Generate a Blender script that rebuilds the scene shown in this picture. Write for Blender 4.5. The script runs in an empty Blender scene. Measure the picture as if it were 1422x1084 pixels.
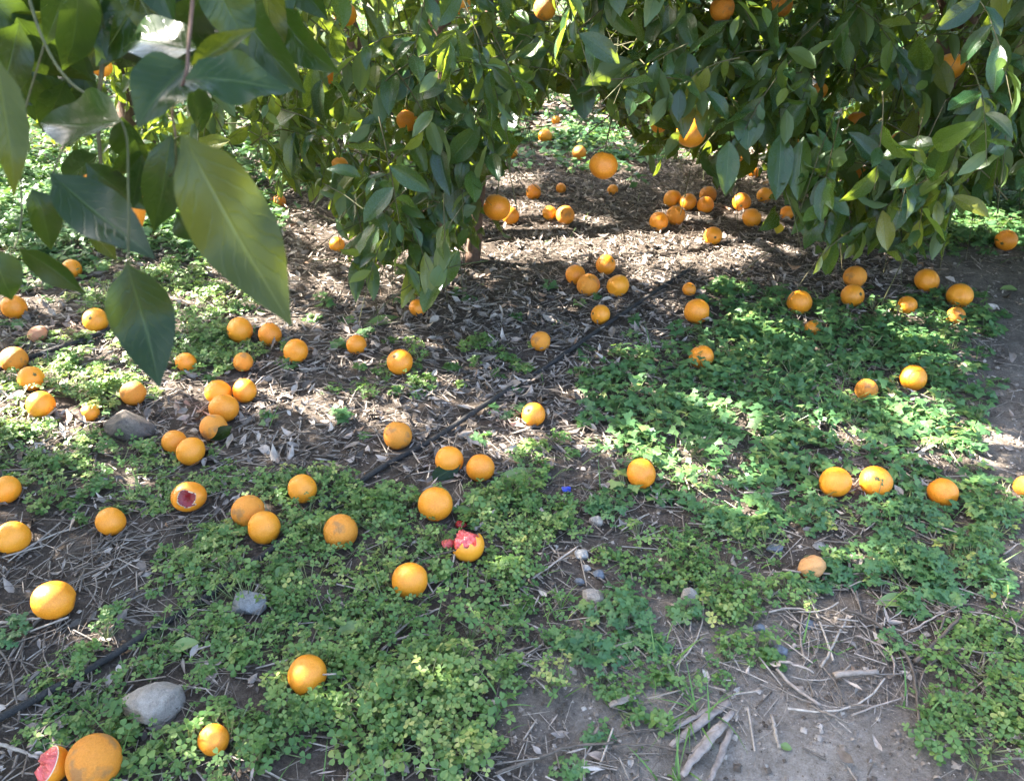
import bpy, math, random
import numpy as np

# ------------------------------------------------------------------ camera
RNG = np.random.default_rng(11)
random.seed(5)
scene = bpy.context.scene
COL = scene.collection
W, H, F = 1422.0, 1084.0, 1074.0          # photograph frame and focal length in its pixels
CAM_H, PITCH = 1.25, math.radians(31.0)

cam_data = bpy.data.cameras.new('camera')
cam_data.sensor_width = 36.0
cam_data.lens = F / W * 36.0
cam_data.clip_start = 0.02
cam_data.clip_end = 500
cam_data.dof.use_dof = True
cam_data.dof.focus_distance = 1.9
cam_data.dof.aperture_fstop = 9.0
cam = bpy.data.objects.new('camera', cam_data)
COL.objects.link(cam)
cam.location = (0, 0, CAM_H)
cam.rotation_euler = (math.pi / 2 - PITCH, 0, 0)
scene.camera = cam

# ------------------------------------------------------------------ light
SUN_EL = math.radians(38.0)
SUN_AZ = math.radians(-72.0)               # measured from +Y (view direction), negative = from the left
SUN_DIR = np.array([math.sin(SUN_AZ) * math.cos(SUN_EL), math.cos(SUN_AZ) * math.cos(SUN_EL), math.sin(SUN_EL)])
world = bpy.data.worlds.new('World')
scene.world = world
world.use_nodes = True
wn = world.node_tree
wn.nodes.clear()
sky = wn.nodes.new('ShaderNodeTexSky')
sky.sky_type = 'NISHITA'
sky.sun_disc = False
sky.sun_elevation = SUN_EL
sky.sun_rotation = SUN_AZ
sky.air_density = 1.0
sky.dust_density = 2.5
bg = wn.nodes.new('ShaderNodeBackground')
bg.inputs['Strength'].default_value = 0.095
wo = wn.nodes.new('ShaderNodeOutputWorld')
wn.links.new(sky.outputs[0], bg.inputs[0])
wn.links.new(bg.outputs[0], wo.inputs[0])
sun_data = bpy.data.lights.new('sun', 'SUN')
sun_data.energy = 5.0
sun_data.angle = math.radians(0.53)
sun_data.color = (1.0, 0.94, 0.84)
sun = bpy.data.objects.new('sun', sun_data)
COL.objects.link(sun)
from mathutils import Vector, Matrix
sun.rotation_euler = Vector(SUN_DIR).to_track_quat('Z', 'Y').to_euler()
sun.location = (-4, 2, 6)

scene.view_settings.view_transform = 'Standard'
scene.view_settings.look = 'None'
scene.view_settings.gamma = 1.0
scene.view_settings.use_curve_mapping = False
scene.view_settings.exposure = 3.75
scene.cycles.max_bounces = 6
scene.cycles.diffuse_bounces = 3
scene.cycles.transmission_bounces = 4
scene.cycles.use_denoising = True

# ------------------------------------------------------------------ geometry helpers
CP, SP = math.cos(PITCH), math.sin(PITCH)
FWD = np.array([0, CP, -SP]); UPV = np.array([0, SP, CP])

def proj(P):
    """world points -> photograph pixel x, y and depth along the view axis"""
    P = np.atleast_2d(P)
    q = P - np.array([0, 0, CAM_H])
    d = q @ FWD
    ds = np.where(d > 1e-3, d, 1e-3)
    return W / 2 + F * q[:, 0] / ds, H / 2 - F * (q @ UPV) / ds, d

def ray(px, py):
    return FWD + np.array([1, 0, 0]) * (px - W / 2) / F - UPV * (py - H / 2) / F

def at(px, py, depth):
    return np.array([0, 0, CAM_H]) + ray(px, py) * depth

def wob(x, y, s=1.0, ph=0.0):
    """cheap smooth noise in about -1..1"""
    x = x * s; y = y * s
    return (np.sin(1.7 * x + 2.3 * y + 1.1 + ph) + np.sin(-2.9 * x + 1.9 * y + 4.2 + 2 * ph) + np.sin(4.1 * x + 0.7 * y + 2.0 - ph)
            + np.sin(0.8 * x - 4.7 * y + 5.5 + 3 * ph)) / 3.2

def gz(x, y):
    x = np.asarray(x, float); y = np.asarray(y, float)
    near = np.clip(1.6 - np.hypot(x, y - 2.5) / 9.0, 0.15, 1)
    return near * (0.014 * wob(x, y, 1.3) + 0.008 * wob(x, y, 4.0, 1.0) + 0.004 * wob(x, y, 11.0, 2.0))

def ground(px, py):
    d = ray(px, py)
    t = CAM_H / -d[2]
    for _ in range(4):
        p = np.array([0, 0, CAM_H]) + d * t
        t = (CAM_H - float(gz(p[0], p[1]))) / -d[2]
    return np.array([0, 0, CAM_H]) + d * t

def nrm(v):
    return v / np.maximum(np.linalg.norm(v, axis=-1, keepdims=True), 1e-9)

def tag(o, label=None, cat=None, group=None, kind=None):
    if label: o['label'] = label
    if cat: o['category'] = cat
    if group: o['group'] = group
    if kind: o['kind'] = kind
    return o

def link(name, mesh, parent=None, loc=None):
    o = bpy.data.objects.new(name, mesh)
    COL.objects.link(o)
    if parent is not None: o.parent = parent
    if loc is not None: o.location = loc
    return o

def empty(name, loc):
    o = bpy.data.objects.new(name, None)
    COL.objects.link(o)
    o.location = loc
    o.empty_display_size = 0.1
    return o

def raw_mesh(name, V, faces, mat, uv=None, tint=None, smooth=True):
    """faces: list of int arrays (n,3) or (n,4)"""
    me = bpy.data.meshes.new(name)
    V = np.asarray(V, np.float32)
    faces = [np.asarray(f, np.int32) for f in faces if len(f)]
    loops = np.concatenate([f.ravel() for f in faces])
    tot = np.concatenate([np.full(len(f), f.shape[1], np.int32) for f in faces])
    start = np.concatenate([[0], np.cumsum(tot)[:-1]]).astype(np.int32)
    me.vertices.add(len(V)); me.vertices.foreach_set('co', V.ravel())
    me.loops.add(len(loops)); me.loops.foreach_set('vertex_index', loops)
    me.polygons.add(len(tot)); me.polygons.foreach_set('loop_start', start)
    me.polygons.foreach_set('loop_total', tot)
    me.polygons.foreach_set('use_smooth', np.full(len(tot), smooth))
    if uv is not None:
        l = me.uv_layers.new(name='UVMap')
        l.data.foreach_set('uv', np.asarray(uv, np.float32)[loops].ravel())
    if tint is not None:
        a = me.attributes.new('tint', 'FLOAT', 'POINT')
        a.data.foreach_set('value', np.asarray(tint, np.float32))
    me.materials.append(mat)
    me.update(calc_edges=True)
    return me

class Soup:
    def __init__(s): s.v = []; s.f = {3: [], 4: []}; s.uv = []; s.t = []; s.n = 0
    def add(s, tpl, O, X, N, scale, tint):
        V, fs, uv = tpl
        n = len(O)
        if n == 0: return
        X = nrm(X); Y = nrm(np.cross(N, X)); Z = np.cross(X, Y)
        scale = np.asarray(scale, float)
        if scale.ndim == 1: scale = np.repeat(scale[:, None], 3, 1)
        L = V[None] * scale[:, None, :]
        P = O[:, None] + L[..., 0:1] * X[:, None] + L[..., 1:2] * Y[:, None] + L[..., 2:3] * Z[:, None]
        s.v.append(P.reshape(-1, 3))
        off = s.n + np.arange(n)[:, None, None] * len(V)
        for f in fs:
            f = np.asarray(f)
            s.f[f.shape[1]].append((f[None] + off).reshape(-1, f.shape[1]))
        s.uv.append(np.tile(uv, (n, 1)))
        s.t.append(np.repeat(tint, len(V)))
        s.n += n * len(V)
    def add_raw(s, V, f4, tint=0.5):
        s.v.append(V); s.f[4].append(f4 + s.n); s.uv.append(np.zeros((len(V), 2))); s.t.append(np.full(len(V), tint)); s.n += len(V)
    def mesh(s, name, mat):
        fs = [np.concatenate(s.f[k]) for k in (3, 4) if s.f[k]]
        return raw_mesh(name, np.concatenate(s.v), fs, mat, np.concatenate(s.uv), np.concatenate(s.t))

def leaf_tpl(ns, na, bend=0.2, fold=0.25, wave=0.0, aspect=0.46, ph=0.0, twist=0.0, petiole=0.06, tail=0.0):
    t = np.linspace(0, 1, ns + 1); u = np.linspace(-1, 1, na + 1)
    T, U = np.meshgrid(t, u, indexing='ij')
    tt = np.clip((T - petiole) / (1 - petiole), 0, 1)
    w = (tt ** 0.62) * ((1 - tt) ** (0.78 + tail))
    w = w / ((0.62 / (1.4 + tail)) ** 0.62 * ((0.78 + tail) / (1.4 + tail)) ** (0.78 + tail)) * 0.5 * aspect
    w = np.maximum(w, 0.008)
    y = U * w
    z = -bend * T ** 2 + fold * np.abs(U) * w + wave * np.sin(T * 11 + ph + U) * np.abs(U) ** 1.5 * np.minimum(w * 4, 1)
    ang = twist * T
    y2 = y * np.cos(ang) - z * np.sin(ang) * 0.3
    z2 = z + y * np.sin(ang)
    x = T * (1 - 0.35 * bend * T)
    V = np.stack([x, y2, z2], -1).reshape(-1, 3)
    m = na + 1
    f = np.array([[i * m + j, i * m + j + 1, (i + 1) * m + j + 1, (i + 1) * m + j] for i in range(ns) for j in range(na)])
    f = f[:, ::-1]
    uv = np.stack([U * 0.5 + 0.5, T], -1).reshape(-1, 2)
    return V, [f], uv

def catmull(P, k=6):
    P = np.asarray(P, float)
    if len(P) < 3:
        return np.array([P[0] + (P[-1] - P[0]) * i / k for i in range(k + 1)])
    Q = np.vstack([2 * P[0] - P[1], P, 2 * P[-1] - P[-2]])
    out = []
    for i in range(1, len(Q) - 2):
        for j in range(k):
            t = j / k
            a, b, c, d = Q[i - 1], Q[i], Q[i + 1], Q[i + 2]
            out.append(0.5 * (2 * b + (c - a) * t + (2 * a - 5 * b + 4 * c - d) * t * t + (3 * b - a - 3 * c + d) * t ** 3))
    out.append(P[-1])
    return np.array(out)

def tube_geo(P, R, sides=8, rough=0.0, flat=1.0):
    P = np.asarray(P, float); n = len(P)
    R = np.interp(np.linspace(0, 1, n), np.linspace(0, 1, len(R)), R) if len(R) != n else np.asarray(R, float)
    T = nrm(np.gradient(P, axis=0))
    ref = np.array([0.13, 0.21, 0.97]) if abs(T[0][2]) < 0.8 else np.array([0.97, 0.2, 0.1])
    A = nrm(np.cross(T, ref)); B = np.cross(T, A)
    th = np.linspace(0, 2 * math.pi, sides, endpoint=False)
    rr = R[:, None] * (1 + rough * RNG.uniform(-1, 1, (n, sides)))
    V = P[:, None] + (np.cos(th) * rr)[..., None] * A[:, None] + (np.sin(th) * rr * flat)[..., None] * B[:, None]
    V = V.reshape(-1, 3)
    f = np.array([[i * sides + j, i * sides + (j + 1) % sides, (i + 1) * sides + (j + 1) % sides, (i + 1) * sides + j]
                  for i in range(n - 1) for j in range(sides)])
    c0 = len(V); V = np.vstack([V, P[0], P[-1]])
    cap = np.array([[c0, (j + 1) % sides, j] for j in range(sides)] +
                   [[c0 + 1, (n - 1) * sides + j, (n - 1) * sides + (j + 1) % sides] for j in range(sides)])
    return V, f, cap

def tube_mesh(name, P, R, mat, sides=8, rough=0.0, flat=1.0, origin=None):
    V, f, cap = tube_geo(P, R, sides, rough, flat)
    if origin is not None: V = V - np.asarray(origin)
    return raw_mesh(name, V, [f, cap], mat)

# ------------------------------------------------------------------ materials
def new_mat(name):
    m = bpy.data.materials.new(name); m.use_nodes = True
    nt = m.node_tree; nt.nodes.clear()
    out = nt.nodes.new('ShaderNodeOutputMaterial')
    return m, nt, out

class NT:
    def __init__(s, nt): s.nt = nt
    def n(s, t, **kw):
        x = s.nt.nodes.new(t)
        for k, v in kw.items(): setattr(x, k, v)
        return x
    def l(s, a, b): s.nt.links.new(a, b)
    def math(s, op, a, b=None, clamp=False):
        x = s.n('ShaderNodeMath', operation=op); x.use_clamp = clamp
        for i, v in enumerate((a, b)):
            if v is None: continue
            if isinstance(v, (int, float)): x.inputs[i].default_value = v
            else: s.l(v, x.inputs[i])
        return x.outputs[0]
    def ramp(s, fac, stops, interp='LINEAR'):
        r = s.n('ShaderNodeValToRGB'); e = r.color_ramp.elements; r.color_ramp.interpolation = interp
        while len(e) < len(stops): e.new(0.5)
        for el, (p, c) in zip(e, stops):
            el.position = p; el.color = (*c, 1) if len(c) == 3 else c
        s.l(fac, r.inputs[0]); return r.outputs[0]
    def mix(s, fac, a, b, mode='MIX'):
        x = s.n('ShaderNodeMix', data_type='RGBA', blend_type=mode)
        for sock, v in ((x.inputs[0], fac), (x.inputs[6], a), (x.inputs[7], b)):
            if isinstance(v, (int, float)): sock.default_value = v
            elif isinstance(v, tuple): sock.default_value = (*v, 1)
            else: s.l(v, sock)
        return x.outputs[2]
    def noise(s, scale, detail=4, rough=0.55, vec=None, dist=0.0):
        x = s.n('ShaderNodeTexNoise'); x.inputs['Scale'].default_value = scale; x.inputs['Detail'].default_value = detail
        x.inputs['Roughness'].default_value = rough; x.inputs['Distortion'].default_value = dist
        if vec is not None: s.l(vec, x.inputs['Vector'])
        return x
    def bump(s, h, strength, dist):
        x = s.n('ShaderNodeBump'); x.inputs['Strength'].default_value = strength; x.inputs['Distance'].default_value = dist
        s.l(h, x.inputs['Height']); return x.outputs[0]

def rnd_socket(k):
    g = k.n('ShaderNodeNewGeometry'); o = k.n('ShaderNodeObjectInfo')
    a = k.math('ADD', g.outputs['Random Per Island'], o.outputs['Random'])
    return k.math('FRACT', a), g

def citrus_leaf_mat(name, stops, under, trans_col, trans, rough=0.36, veins=1.0, ribc=(0.12, 0.18, 0.05), spec=0.5):
    m, nt, out = new_mat(name); k = NT(nt)
    r, g = rnd_socket(k)
    uv = k.n('ShaderNodeUVMap'); sep = k.n('ShaderNodeSeparateXYZ'); k.l(uv.outputs[0], sep.inputs[0])
    au = k.math('ABSOLUTE', k.math('SUBTRACT', sep.outputs[0], 0.5))         # 0 at midrib .. 0.5 edge
    rib = k.math('SUBTRACT', 1.0, k.math('DIVIDE', au, 0.035), clamp=True)
    wn_ = k.noise(3.5, 2, 0.5, uv.outputs[0])
    vv = k.math('SUBTRACT', k.math('MULTIPLY', sep.outputs[1], 9.0), k.math('MULTIPLY', au, 5.0))
    vv = k.math('ADD', vv, k.math('MULTIPLY', wn_.outputs[0], 1.6))
    side = k.math('PINGPONG', vv, 0.5)
    side = k.math('SUBTRACT', 1.0, k.math('DIVIDE', side, 0.10), clamp=True)
    vein = k.math('MAXIMUM', rib, k.math('MULTIPLY', side, 0.22))
    tc = k.n('ShaderNodeTexCoord')
    ns = k.noise(30, 3, 0.6, tc.outputs['Object'])
    col = k.ramp(r, stops)
    col = k.mix(k.math('MULTIPLY', ns.outputs[0], 0.55), col, (0.10, 0.13, 0.02), 'SOFT_LIGHT')
    sp_ = k.noise(9, 5, 0.7, uv.outputs[0]); col = k.mix(k.ramp(sp_.outputs[0], [(0.66, (0, 0, 0)), (0.74, (0.55, 0.55, 0.55))]), col, (0.10, 0.09, 0.03))
    col = k.mix(k.math('MULTIPLY', vein, 0.45 * veins), col, ribc)
    col2 = k.mix(g.outputs['Backfacing'], col, under)
    h = k.math('ADD', k.math('MULTIPLY', vein, -0.7), k.math('MULTIPLY', ns.outputs[0], 0.5))
    nb = k.bump(h, 0.35 * veins, 0.004)
    p = k.n('ShaderNodeBsdfPrincipled')
    k.l(col2, p.inputs['Base Color']); k.l(nb, p.inputs['Normal'])
    ro = k.math('ADD', k.math('MULTIPLY', g.outputs['Backfacing'], 0.25), k.math('ADD', rough - 0.08, k.math('MULTIPLY', ns.outputs[0], 0.16)))
    k.l(ro, p.inputs['Roughness'])
    p.inputs['Specular IOR Level'].default_value = spec
    tr = k.n('ShaderNodeBsdfTranslucent')
    k.l(k.mix(k.math('MULTIPLY', vein, 0.5), trans_col, (0.10, 0.16, 0.02)), tr.inputs[0]); k.l(nb, tr.inputs['Normal'])
    ad = k.n('ShaderNodeMixShader'); ad.inputs[0].default_value = trans
    k.l(p.outputs[0], ad.inputs[1]); k.l(tr.outputs[0], ad.inputs[2]); k.l(ad.outputs[0], out.inputs[0])
    return m

M = {}
LEAF_STOPS = [(0.0, (0.011, 0.036, 0.016)), (0.40, (0.020, 0.056, 0.020)), (0.72, (0.036, 0.080, 0.022)), (0.90, (0.075, 0.115, 0.024)), (1.0, (0.17, 0.17, 0.035))]
M['leaf'] = citrus_leaf_mat('citrus_leaf', LEAF_STOPS, (0.060, 0.100, 0.040), (0.30, 0.40, 0.03), 0.27, 0.27, 1.0, (0.10, 0.15, 0.05), 0.42)
M['leaf_old'] = citrus_leaf_mat('citrus_leaf_olive', [(0, (0.028, 0.044, 0.005)), (1, (0.040, 0.054, 0.006))], (0.11, 0.15, 0.05), (0.17, 0.21, 0.012), 0.30, 0.30, 1.3, (0.17, 0.19, 0.06), 0.30)
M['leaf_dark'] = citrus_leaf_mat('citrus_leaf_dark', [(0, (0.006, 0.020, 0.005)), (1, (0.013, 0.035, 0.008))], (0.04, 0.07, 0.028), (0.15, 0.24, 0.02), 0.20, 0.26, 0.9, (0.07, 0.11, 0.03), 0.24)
M['leaf_fallen'] = citrus_leaf_mat('fallen_leaf_green', [(0, (0.10, 0.18, 0.05)), (1, (0.20, 0.26, 0.09))], (0.18, 0.24, 0.11), (0.3, 0.4, 0.05), 0.15, 0.45)
M['leaf_yellow'] = citrus_leaf_mat('fallen_leaf_yellow', [(0, (0.55, 0.38, 0.03)), (1, (0.65, 0.48, 0.04))], (0.55, 0.42, 0.08), (0.6, 0.45, 0.03), 0.2, 0.5)

def weed_mat(name, stops, trans_col, trans, rough=0.5):
    m, nt, out = new_mat(name); k = NT(nt)
    g = k.n('ShaderNodeNewGeometry')
    a = k.n('ShaderNodeAttribute', attribute_name='tint')
    f = k.math('ADD', k.math('MULTIPLY', g.outputs['Random Per Island'], 0.35), k.math('MULTIPLY', a.outputs['Fac'], 0.65))
    col = k.ramp(f, stops)
    p = k.n('ShaderNodeBsdfPrincipled'); k.l(col, p.inputs['Base Color'])
    p.inputs['Roughness'].default_value = rough; p.inputs['Specular IOR Level'].default_value = 0.4
    tr = k.n('ShaderNodeBsdfTranslucent'); k.l(k.mix(0.5, col, trans_col), tr.inputs[0])
    ad = k.n('ShaderNodeMixShader'); ad.inputs[0].default_value = trans
    k.l(p.outputs[0], ad.inputs[1]); k.l(tr.outputs[0], ad.inputs[2]); k.l(ad.outputs[0], out.inputs[0])
    return m
M['clover'] = weed_mat('clover_leaf', [(0, (0.038, 0.100, 0.026)), (0.42, (0.085, 0.165, 0.042)), (0.72, (0.17, 0.25, 0.065)), (1, (0.42, 0.40, 0.13))], (0.30, 0.45, 0.05), 0.30)
M['parsley'] = weed_mat('lobed_weed_leaf', [(0, (0.032, 0.092, 0.036)), (0.45, (0.068, 0.150, 0.052)), (0.75, (0.13, 0.22, 0.065)), (1, (0.36, 0.37, 0.10))], (0.25, 0.45, 0.05), 0.30)
M['grass'] = weed_mat('grass_blade', [(0, (0.06, 0.15, 0.03)), (0.6, (0.12, 0.22, 0.05)), (1, (0.35, 0.34, 0.12))], (0.3, 0.42, 0.06), 0.25)
M['stem'] = weed_mat('weed_stem', [(0, (0.09, 0.15, 0.05)), (1, (0.22, 0.20, 0.10))], (0.2, 0.3, 0.05), 0.1)

def dry_mat(name, stops, rough=0.85, scale=40, bump=0.4):
    m, nt, out = new_mat(name); k = NT(nt)
    r, g = rnd_socket(k)
    tc = k.n('ShaderNodeTexCoord')
    mp = k.n('ShaderNodeMapping'); mp.inputs['Scale'].default_value = (1, 1, 1); k.l(tc.outputs['Object'], mp.inputs[0])
    ns = k.noise(scale, 5, 0.65, mp.outputs[0])
    col = k.ramp(r, stops)
    col = k.mix(0.75, col, k.ramp(ns.outputs[0], [(0.3, (0.30, 0.28, 0.26)), (0.7, (0.78, 0.76, 0.74))]), 'OVERLAY')
    p = k.n('ShaderNodeBsdfPrincipled'); k.l(col, p.inputs['Base Color']); p.inputs['Roughness'].default_value = rough
    p.inputs['Specular IOR Level'].default_value = 0.25
    k.l(k.bump(ns.outputs[0], bump, 0.004), p.inputs['Normal']); k.l(p.outputs[0], out.inputs[0])
    return m
M['litter'] = dry_mat('dry_leaf_litter', [(0, (0.055, 0.045, 0.038)), (0.25, (0.12, 0.098, 0.082)), (0.55, (0.225, 0.188, 0.160)), (0.8, (0.32, 0.275, 0.238)), (0.93, (0.40, 0.35, 0.31)), (1, (0.25, 0.145, 0.08))], 0.7, 60)
M['stick'] = dry_mat('dry_stick', [(0, (0.09, 0.072, 0.058)), (0.5, (0.20, 0.168, 0.14)), (1, (0.34, 0.295, 0.25))], 0.85, 90)
M['stick_dark'] = dry_mat('dark_stick', [(0, (0.07, 0.055, 0.045)), (1, (0.12, 0.098, 0.08))], 0.9, 90)
M['grit'] = dry_mat('soil_grit', [(0, (0.06, 0.048, 0.038)), (0.6, (0.17, 0.142, 0.117)), (1, (0.34, 0.30, 0.26))], 0.95, 120)
M['stick_pale'] = dry_mat('pale_stick', [(0, (0.22, 0.18, 0.15)), (1, (0.30, 0.25, 0.215))], 0.85, 90)
M['bark'] = dry_mat('citrus_bark', [(0, (0.075, 0.046, 0.032)), (1, (0.10, 0.062, 0.045))], 0.9, 45, 0.9)
M['twig'] = dry_mat('green_twig', [(0, (0.045, 0.055, 0.018)), (1, (0.075, 0.065, 0.032))], 0.7, 80)
M['frond'] = dry_mat('dry_frond', [(0, (0.17, 0.145, 0.13)), (1, (0.25, 0.215, 0.195))], 0.9, 70)

def stone_mat(name, a, b, sc=25):
    m, nt, out = new_mat(name); k = NT(nt)
    tc = k.n('ShaderNodeTexCoord')
    ns = k.noise(sc, 8, 0.7, tc.outputs['Object']); n2 = k.noise(sc * 6, 4, 0.6, tc.outputs['Object'])
    f = k.math('ADD', k.math('MULTIPLY', ns.outputs[0], 0.65), k.math('MULTIPLY', n2.outputs[0], 0.35))
    col = k.ramp(f, [(0.34, a), (0.62, b)])
    p = k.n('ShaderNodeBsdfPrincipled'); k.l(col, p.inputs['Base Color']); p.inputs['Roughness'].default_value = 0.9
    k.l(k.bump(f, 1.0, 0.012), p.inputs['Normal']); k.l(p.outputs[0], out.inputs[0])
    return m
M['stone_grey'] = stone_mat('grey_stone', (0.16, 0.152, 0.145), (0.36, 0.35, 0.34), 60)
M['stone_brown'] = stone_mat('brown_stone', (0.06, 0.048, 0.04), (0.19, 0.155, 0.13), 60)
M['stone_beige'] = stone_mat('beige_stone', (0.17, 0.14, 0.115), (0.42, 0.365, 0.31), 60)
M['stone_blue'] = stone_mat('slate_pebble', (0.07, 0.078, 0.09), (0.17, 0.185, 0.21))

def orange_mat(name, c0, c1, pore=1.0, rough=0.42, spot=None, rot=False):
    m, nt, out = new_mat(name); k = NT(nt)
    o = k.n('ShaderNodeObjectInfo'); tc = k.n('ShaderNodeTexCoord')
    big = k.noise(14, 4, 0.6, tc.outputs['Object'])
    col = k.mix(o.outputs['Random'], c0, c1)
    col = k.mix(k.ramp(big.outputs[0], [(0.35, (0, 0, 0)), (0.8, (1, 1, 1))]), col, tuple(min(1, v * 1.12 + 0.01) for v in c1))
    dirt = k.noise(33, 6, 0.75, tc.outputs['Object'])
    col = k.mix(k.ramp(dirt.outputs[0], [(0.58, (0, 0, 0)), (0.74, (0.75, 0.75, 0.75))]), col, (0.33, 0.14, 0.03))
    if rot:
        rn = k.noise(0.9, 3, 0.6, tc.outputs['Object'])
        col = k.mix(k.ramp(rn.outputs[0], [(0.56, (0, 0, 0)), (0.66, (0.7, 0.7, 0.7))]), col, (0.27, 0.13, 0.045))
    if spot is not None:
        n3 = k.noise(38, 3, 0.5, tc.outputs['Object'])
        col = k.mix(k.ramp(n3.outputs[0], [(0.60, (0, 0, 0)), (0.64, (1, 1, 1))]), col, spot)
    vo = k.n('ShaderNodeTexVoronoi'); vo.inputs['Scale'].default_value = 420; k.l(tc.outputs['Object'], vo.inputs['Vector'])
    h = k.math('ADD', k.math('MULTIPLY', vo.outputs[0], 0.5), k.math('MULTIPLY', big.outputs[0], 2.0 * pore))
    p = k.n('ShaderNodeBsdfPrincipled'); k.l(col, p.inputs['Base Color'])
    p.inputs['Roughness'].default_value = rough
    p.inputs['Subsurface Weight'].default_value = 0.12
    p.inputs['Subsurface Radius'].default_value = (0.01, 0.004, 0.001)
    p.inputs['Subsurface Scale'].default_value = 0.5
    k.l(k.bump(h, 0.30 * pore, 0.0016), p.inputs['Normal']); k.l(p.outputs[0], out.inputs[0])
    return m
M['peel'] = orange_mat('orange_peel', (0.62, 0.170, 0.006), (0.74, 0.280, 0.012))
M['peel_dull'] = orange_mat('dusty_orange_peel', (0.58, 0.175, 0.008), (0.66, 0.24, 0.015), 1.8, 0.55, rot=True)
M['peel_spot'] = orange_mat('orange_peel_blushed', (0.74, 0.22, 0.010), (0.80, 0.28, 0.012), spot=(0.42, 0.03, 0.012))
M['peel_dry'] = orange_mat('dried_peel', (0.62, 0.30, 0.10), (0.66, 0.33, 0.13), 2.5, 0.7)
M['peel_pink'] = orange_mat('shrivelled_peel', (0.52, 0.25, 0.14), (0.56, 0.27, 0.16), 2.5, 0.75)
M['flesh'] = orange_mat('blood_orange_flesh', (0.20, 0.008, 0.012), (0.24, 0.012, 0.014), 3.0, 0.25)
M['flesh_pink'] = orange_mat('pink_flesh', (0.50, 0.05, 0.055), (0.60, 0.10, 0.09), 3.0, 0.3)
M['pith'] = stone_mat('orange_pith', (0.62, 0.45, 0.28), (0.75, 0.60, 0.42))
M['calyx'] = stone_mat('calyx', (0.10, 0.11, 0.04), (0.20, 0.19, 0.08))

def plain(name, col, rough=0.5, nscale=60, amt=0.25):
    m, nt, out = new_mat(name); k = NT(nt)
    tc = k.n('ShaderNodeTexCoord'); ns = k.noise(nscale, 5, 0.65, tc.outputs['Object'])
    c = k.mix(ns.outputs[0], tuple(v * (1 - amt) for v in col), tuple(min(1, v * (1 + amt)) for v in col))
    p = k.n('ShaderNodeBsdfPrincipled'); k.l(c, p.inputs['Base Color']); p.inputs['Roughness'].default_value = rough
    k.l(k.bump(ns.outputs[0], 0.2, 0.002), p.inputs['Normal']); k.l(p.outputs[0], out.inputs[0])
    return m
M['pipe'] = stone_mat('dusty_black_pipe', (0.008, 0.008, 0.009), (0.045, 0.040, 0.035), 30)
M['blue'] = plain('blue_plastic', (0.02, 0.04, 0.32), 0.4)

def soil_mat():
    m, nt, out = new_mat('orchard_soil'); k = NT(nt)
    tc = k.n('ShaderNodeTexCoord'); v = tc.outputs['Object']
    big = k.noise(1.1, 4, 0.6, v); mid = k.noise(16, 6, 0.7, v); fine = k.noise(120, 5, 0.7, v)
    vf = k.noise(330, 4, 0.75, v)
    f = k.math('ADD', k.math('MULTIPLY', mid.outputs[0], 0.42), k.math('ADD', k.math('MULTIPLY', fine.outputs[0], 0.33), k.math('MULTIPLY', vf.outputs[0], 0.25)))
    dark = k.ramp(f, [(0.34, (0.024, 0.017, 0.012)), (0.50, (0.078, 0.060, 0.047)), (0.66, (0.175, 0.143, 0.115))])
    pale = k.ramp(f, [(0.32, (0.075, 0.058, 0.044)), (0.48, (0.21, 0.177, 0.146)), (0.64, (0.36, 0.315, 0.27))])
    # trodden pale soil of the path on the right, dark mulched soil elsewhere
    sep = k.n('ShaderNodeSeparateXYZ'); k.l(v, sep.inputs[0])
    d1 = k.n('ShaderNodeVectorMath', operation='DISTANCE'); k.l(v, d1.inputs[0]); d1.inputs[1].default_value = (0.42, 0.86, 0)
    wv = k.math('ADD', d1.outputs['Value'], k.math('MULTIPLY', k.math('SUBTRACT', big.outputs[0], 0.5), 0.5))
    wv = k.math('ADD', wv, k.math('MULTIPLY', k.math('SUBTRACT', mid.outputs[0], 0.5), 0.25))
    a = k.ramp(wv, [(0.20, (1, 1, 1)), (0.48, (0, 0, 0))])
    line = k.math('SUBTRACT', sep.outputs[0], k.math('ADD', 0.58, k.math('MULTIPLY', sep.outputs[1], 0.31)))
    line = k.math('ADD', line, k.math('MULTIPLY', k.math('SUBTRACT', mid.outputs[0], 0.5), 0.5))
    b = k.ramp(line, [(0.0, (0, 0, 0)), (0.3, (0.45, 0.45, 0.45))])
    mask = k.mix(1.0, a, b, 'LIGHTEN')
    col = k.mix(mask, dark, pale)
    p = k.n('ShaderNodeBsdfPrincipled'); k.l(col, p.inputs['Base Color']); p.inputs['Roughness'].default_value = 0.95
    p.inputs['Specular IOR Level'].default_value = 0.2
    k.l(k.bump(f, 0.9, 0.02), p.inputs['Normal']); k.l(p.outputs[0], out.inputs[0])
    return m
M['soil'] = soil_mat()

# ------------------------------------------------------------------ the ground
def axis(lo, hi, step, far):
    near = np.arange(lo, hi + 1e-6, step)
    g = step * 1.22 ** np.arange(1, 60); r = np.cumsum(g); r = r[r < far]
    return np.concatenate([lo - r[::-1], near, hi + r])
gx, gy = axis(-3.2, 3.2, 0.037, 160), axis(0.3, 5.2, 0.037, 160)
GX, GY = np.meshgrid(gx, gy, indexing='ij')
GZ = gz(GX, GY)
near = (np.abs(GX) < 3.3) & (GY > 0.2) & (GY < 5.3)
GZ = GZ + np.where(near, RNG.uniform(-0.003, 0.003, GZ.shape), 0) - 0.002
m_ = len(gy)
idx = np.arange(len(gx) * m_).reshape(len(gx), m_)
gf = np.stack([idx[:-1, :-1], idx[1:, :-1], idx[1:, 1:], idx[:-1, 1:]], -1).reshape(-1, 4)
go = link('ground', raw_mesh('ground', np.stack([GX, GY, GZ], -1).reshape(-1, 3), [gf], M['soil']))
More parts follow.
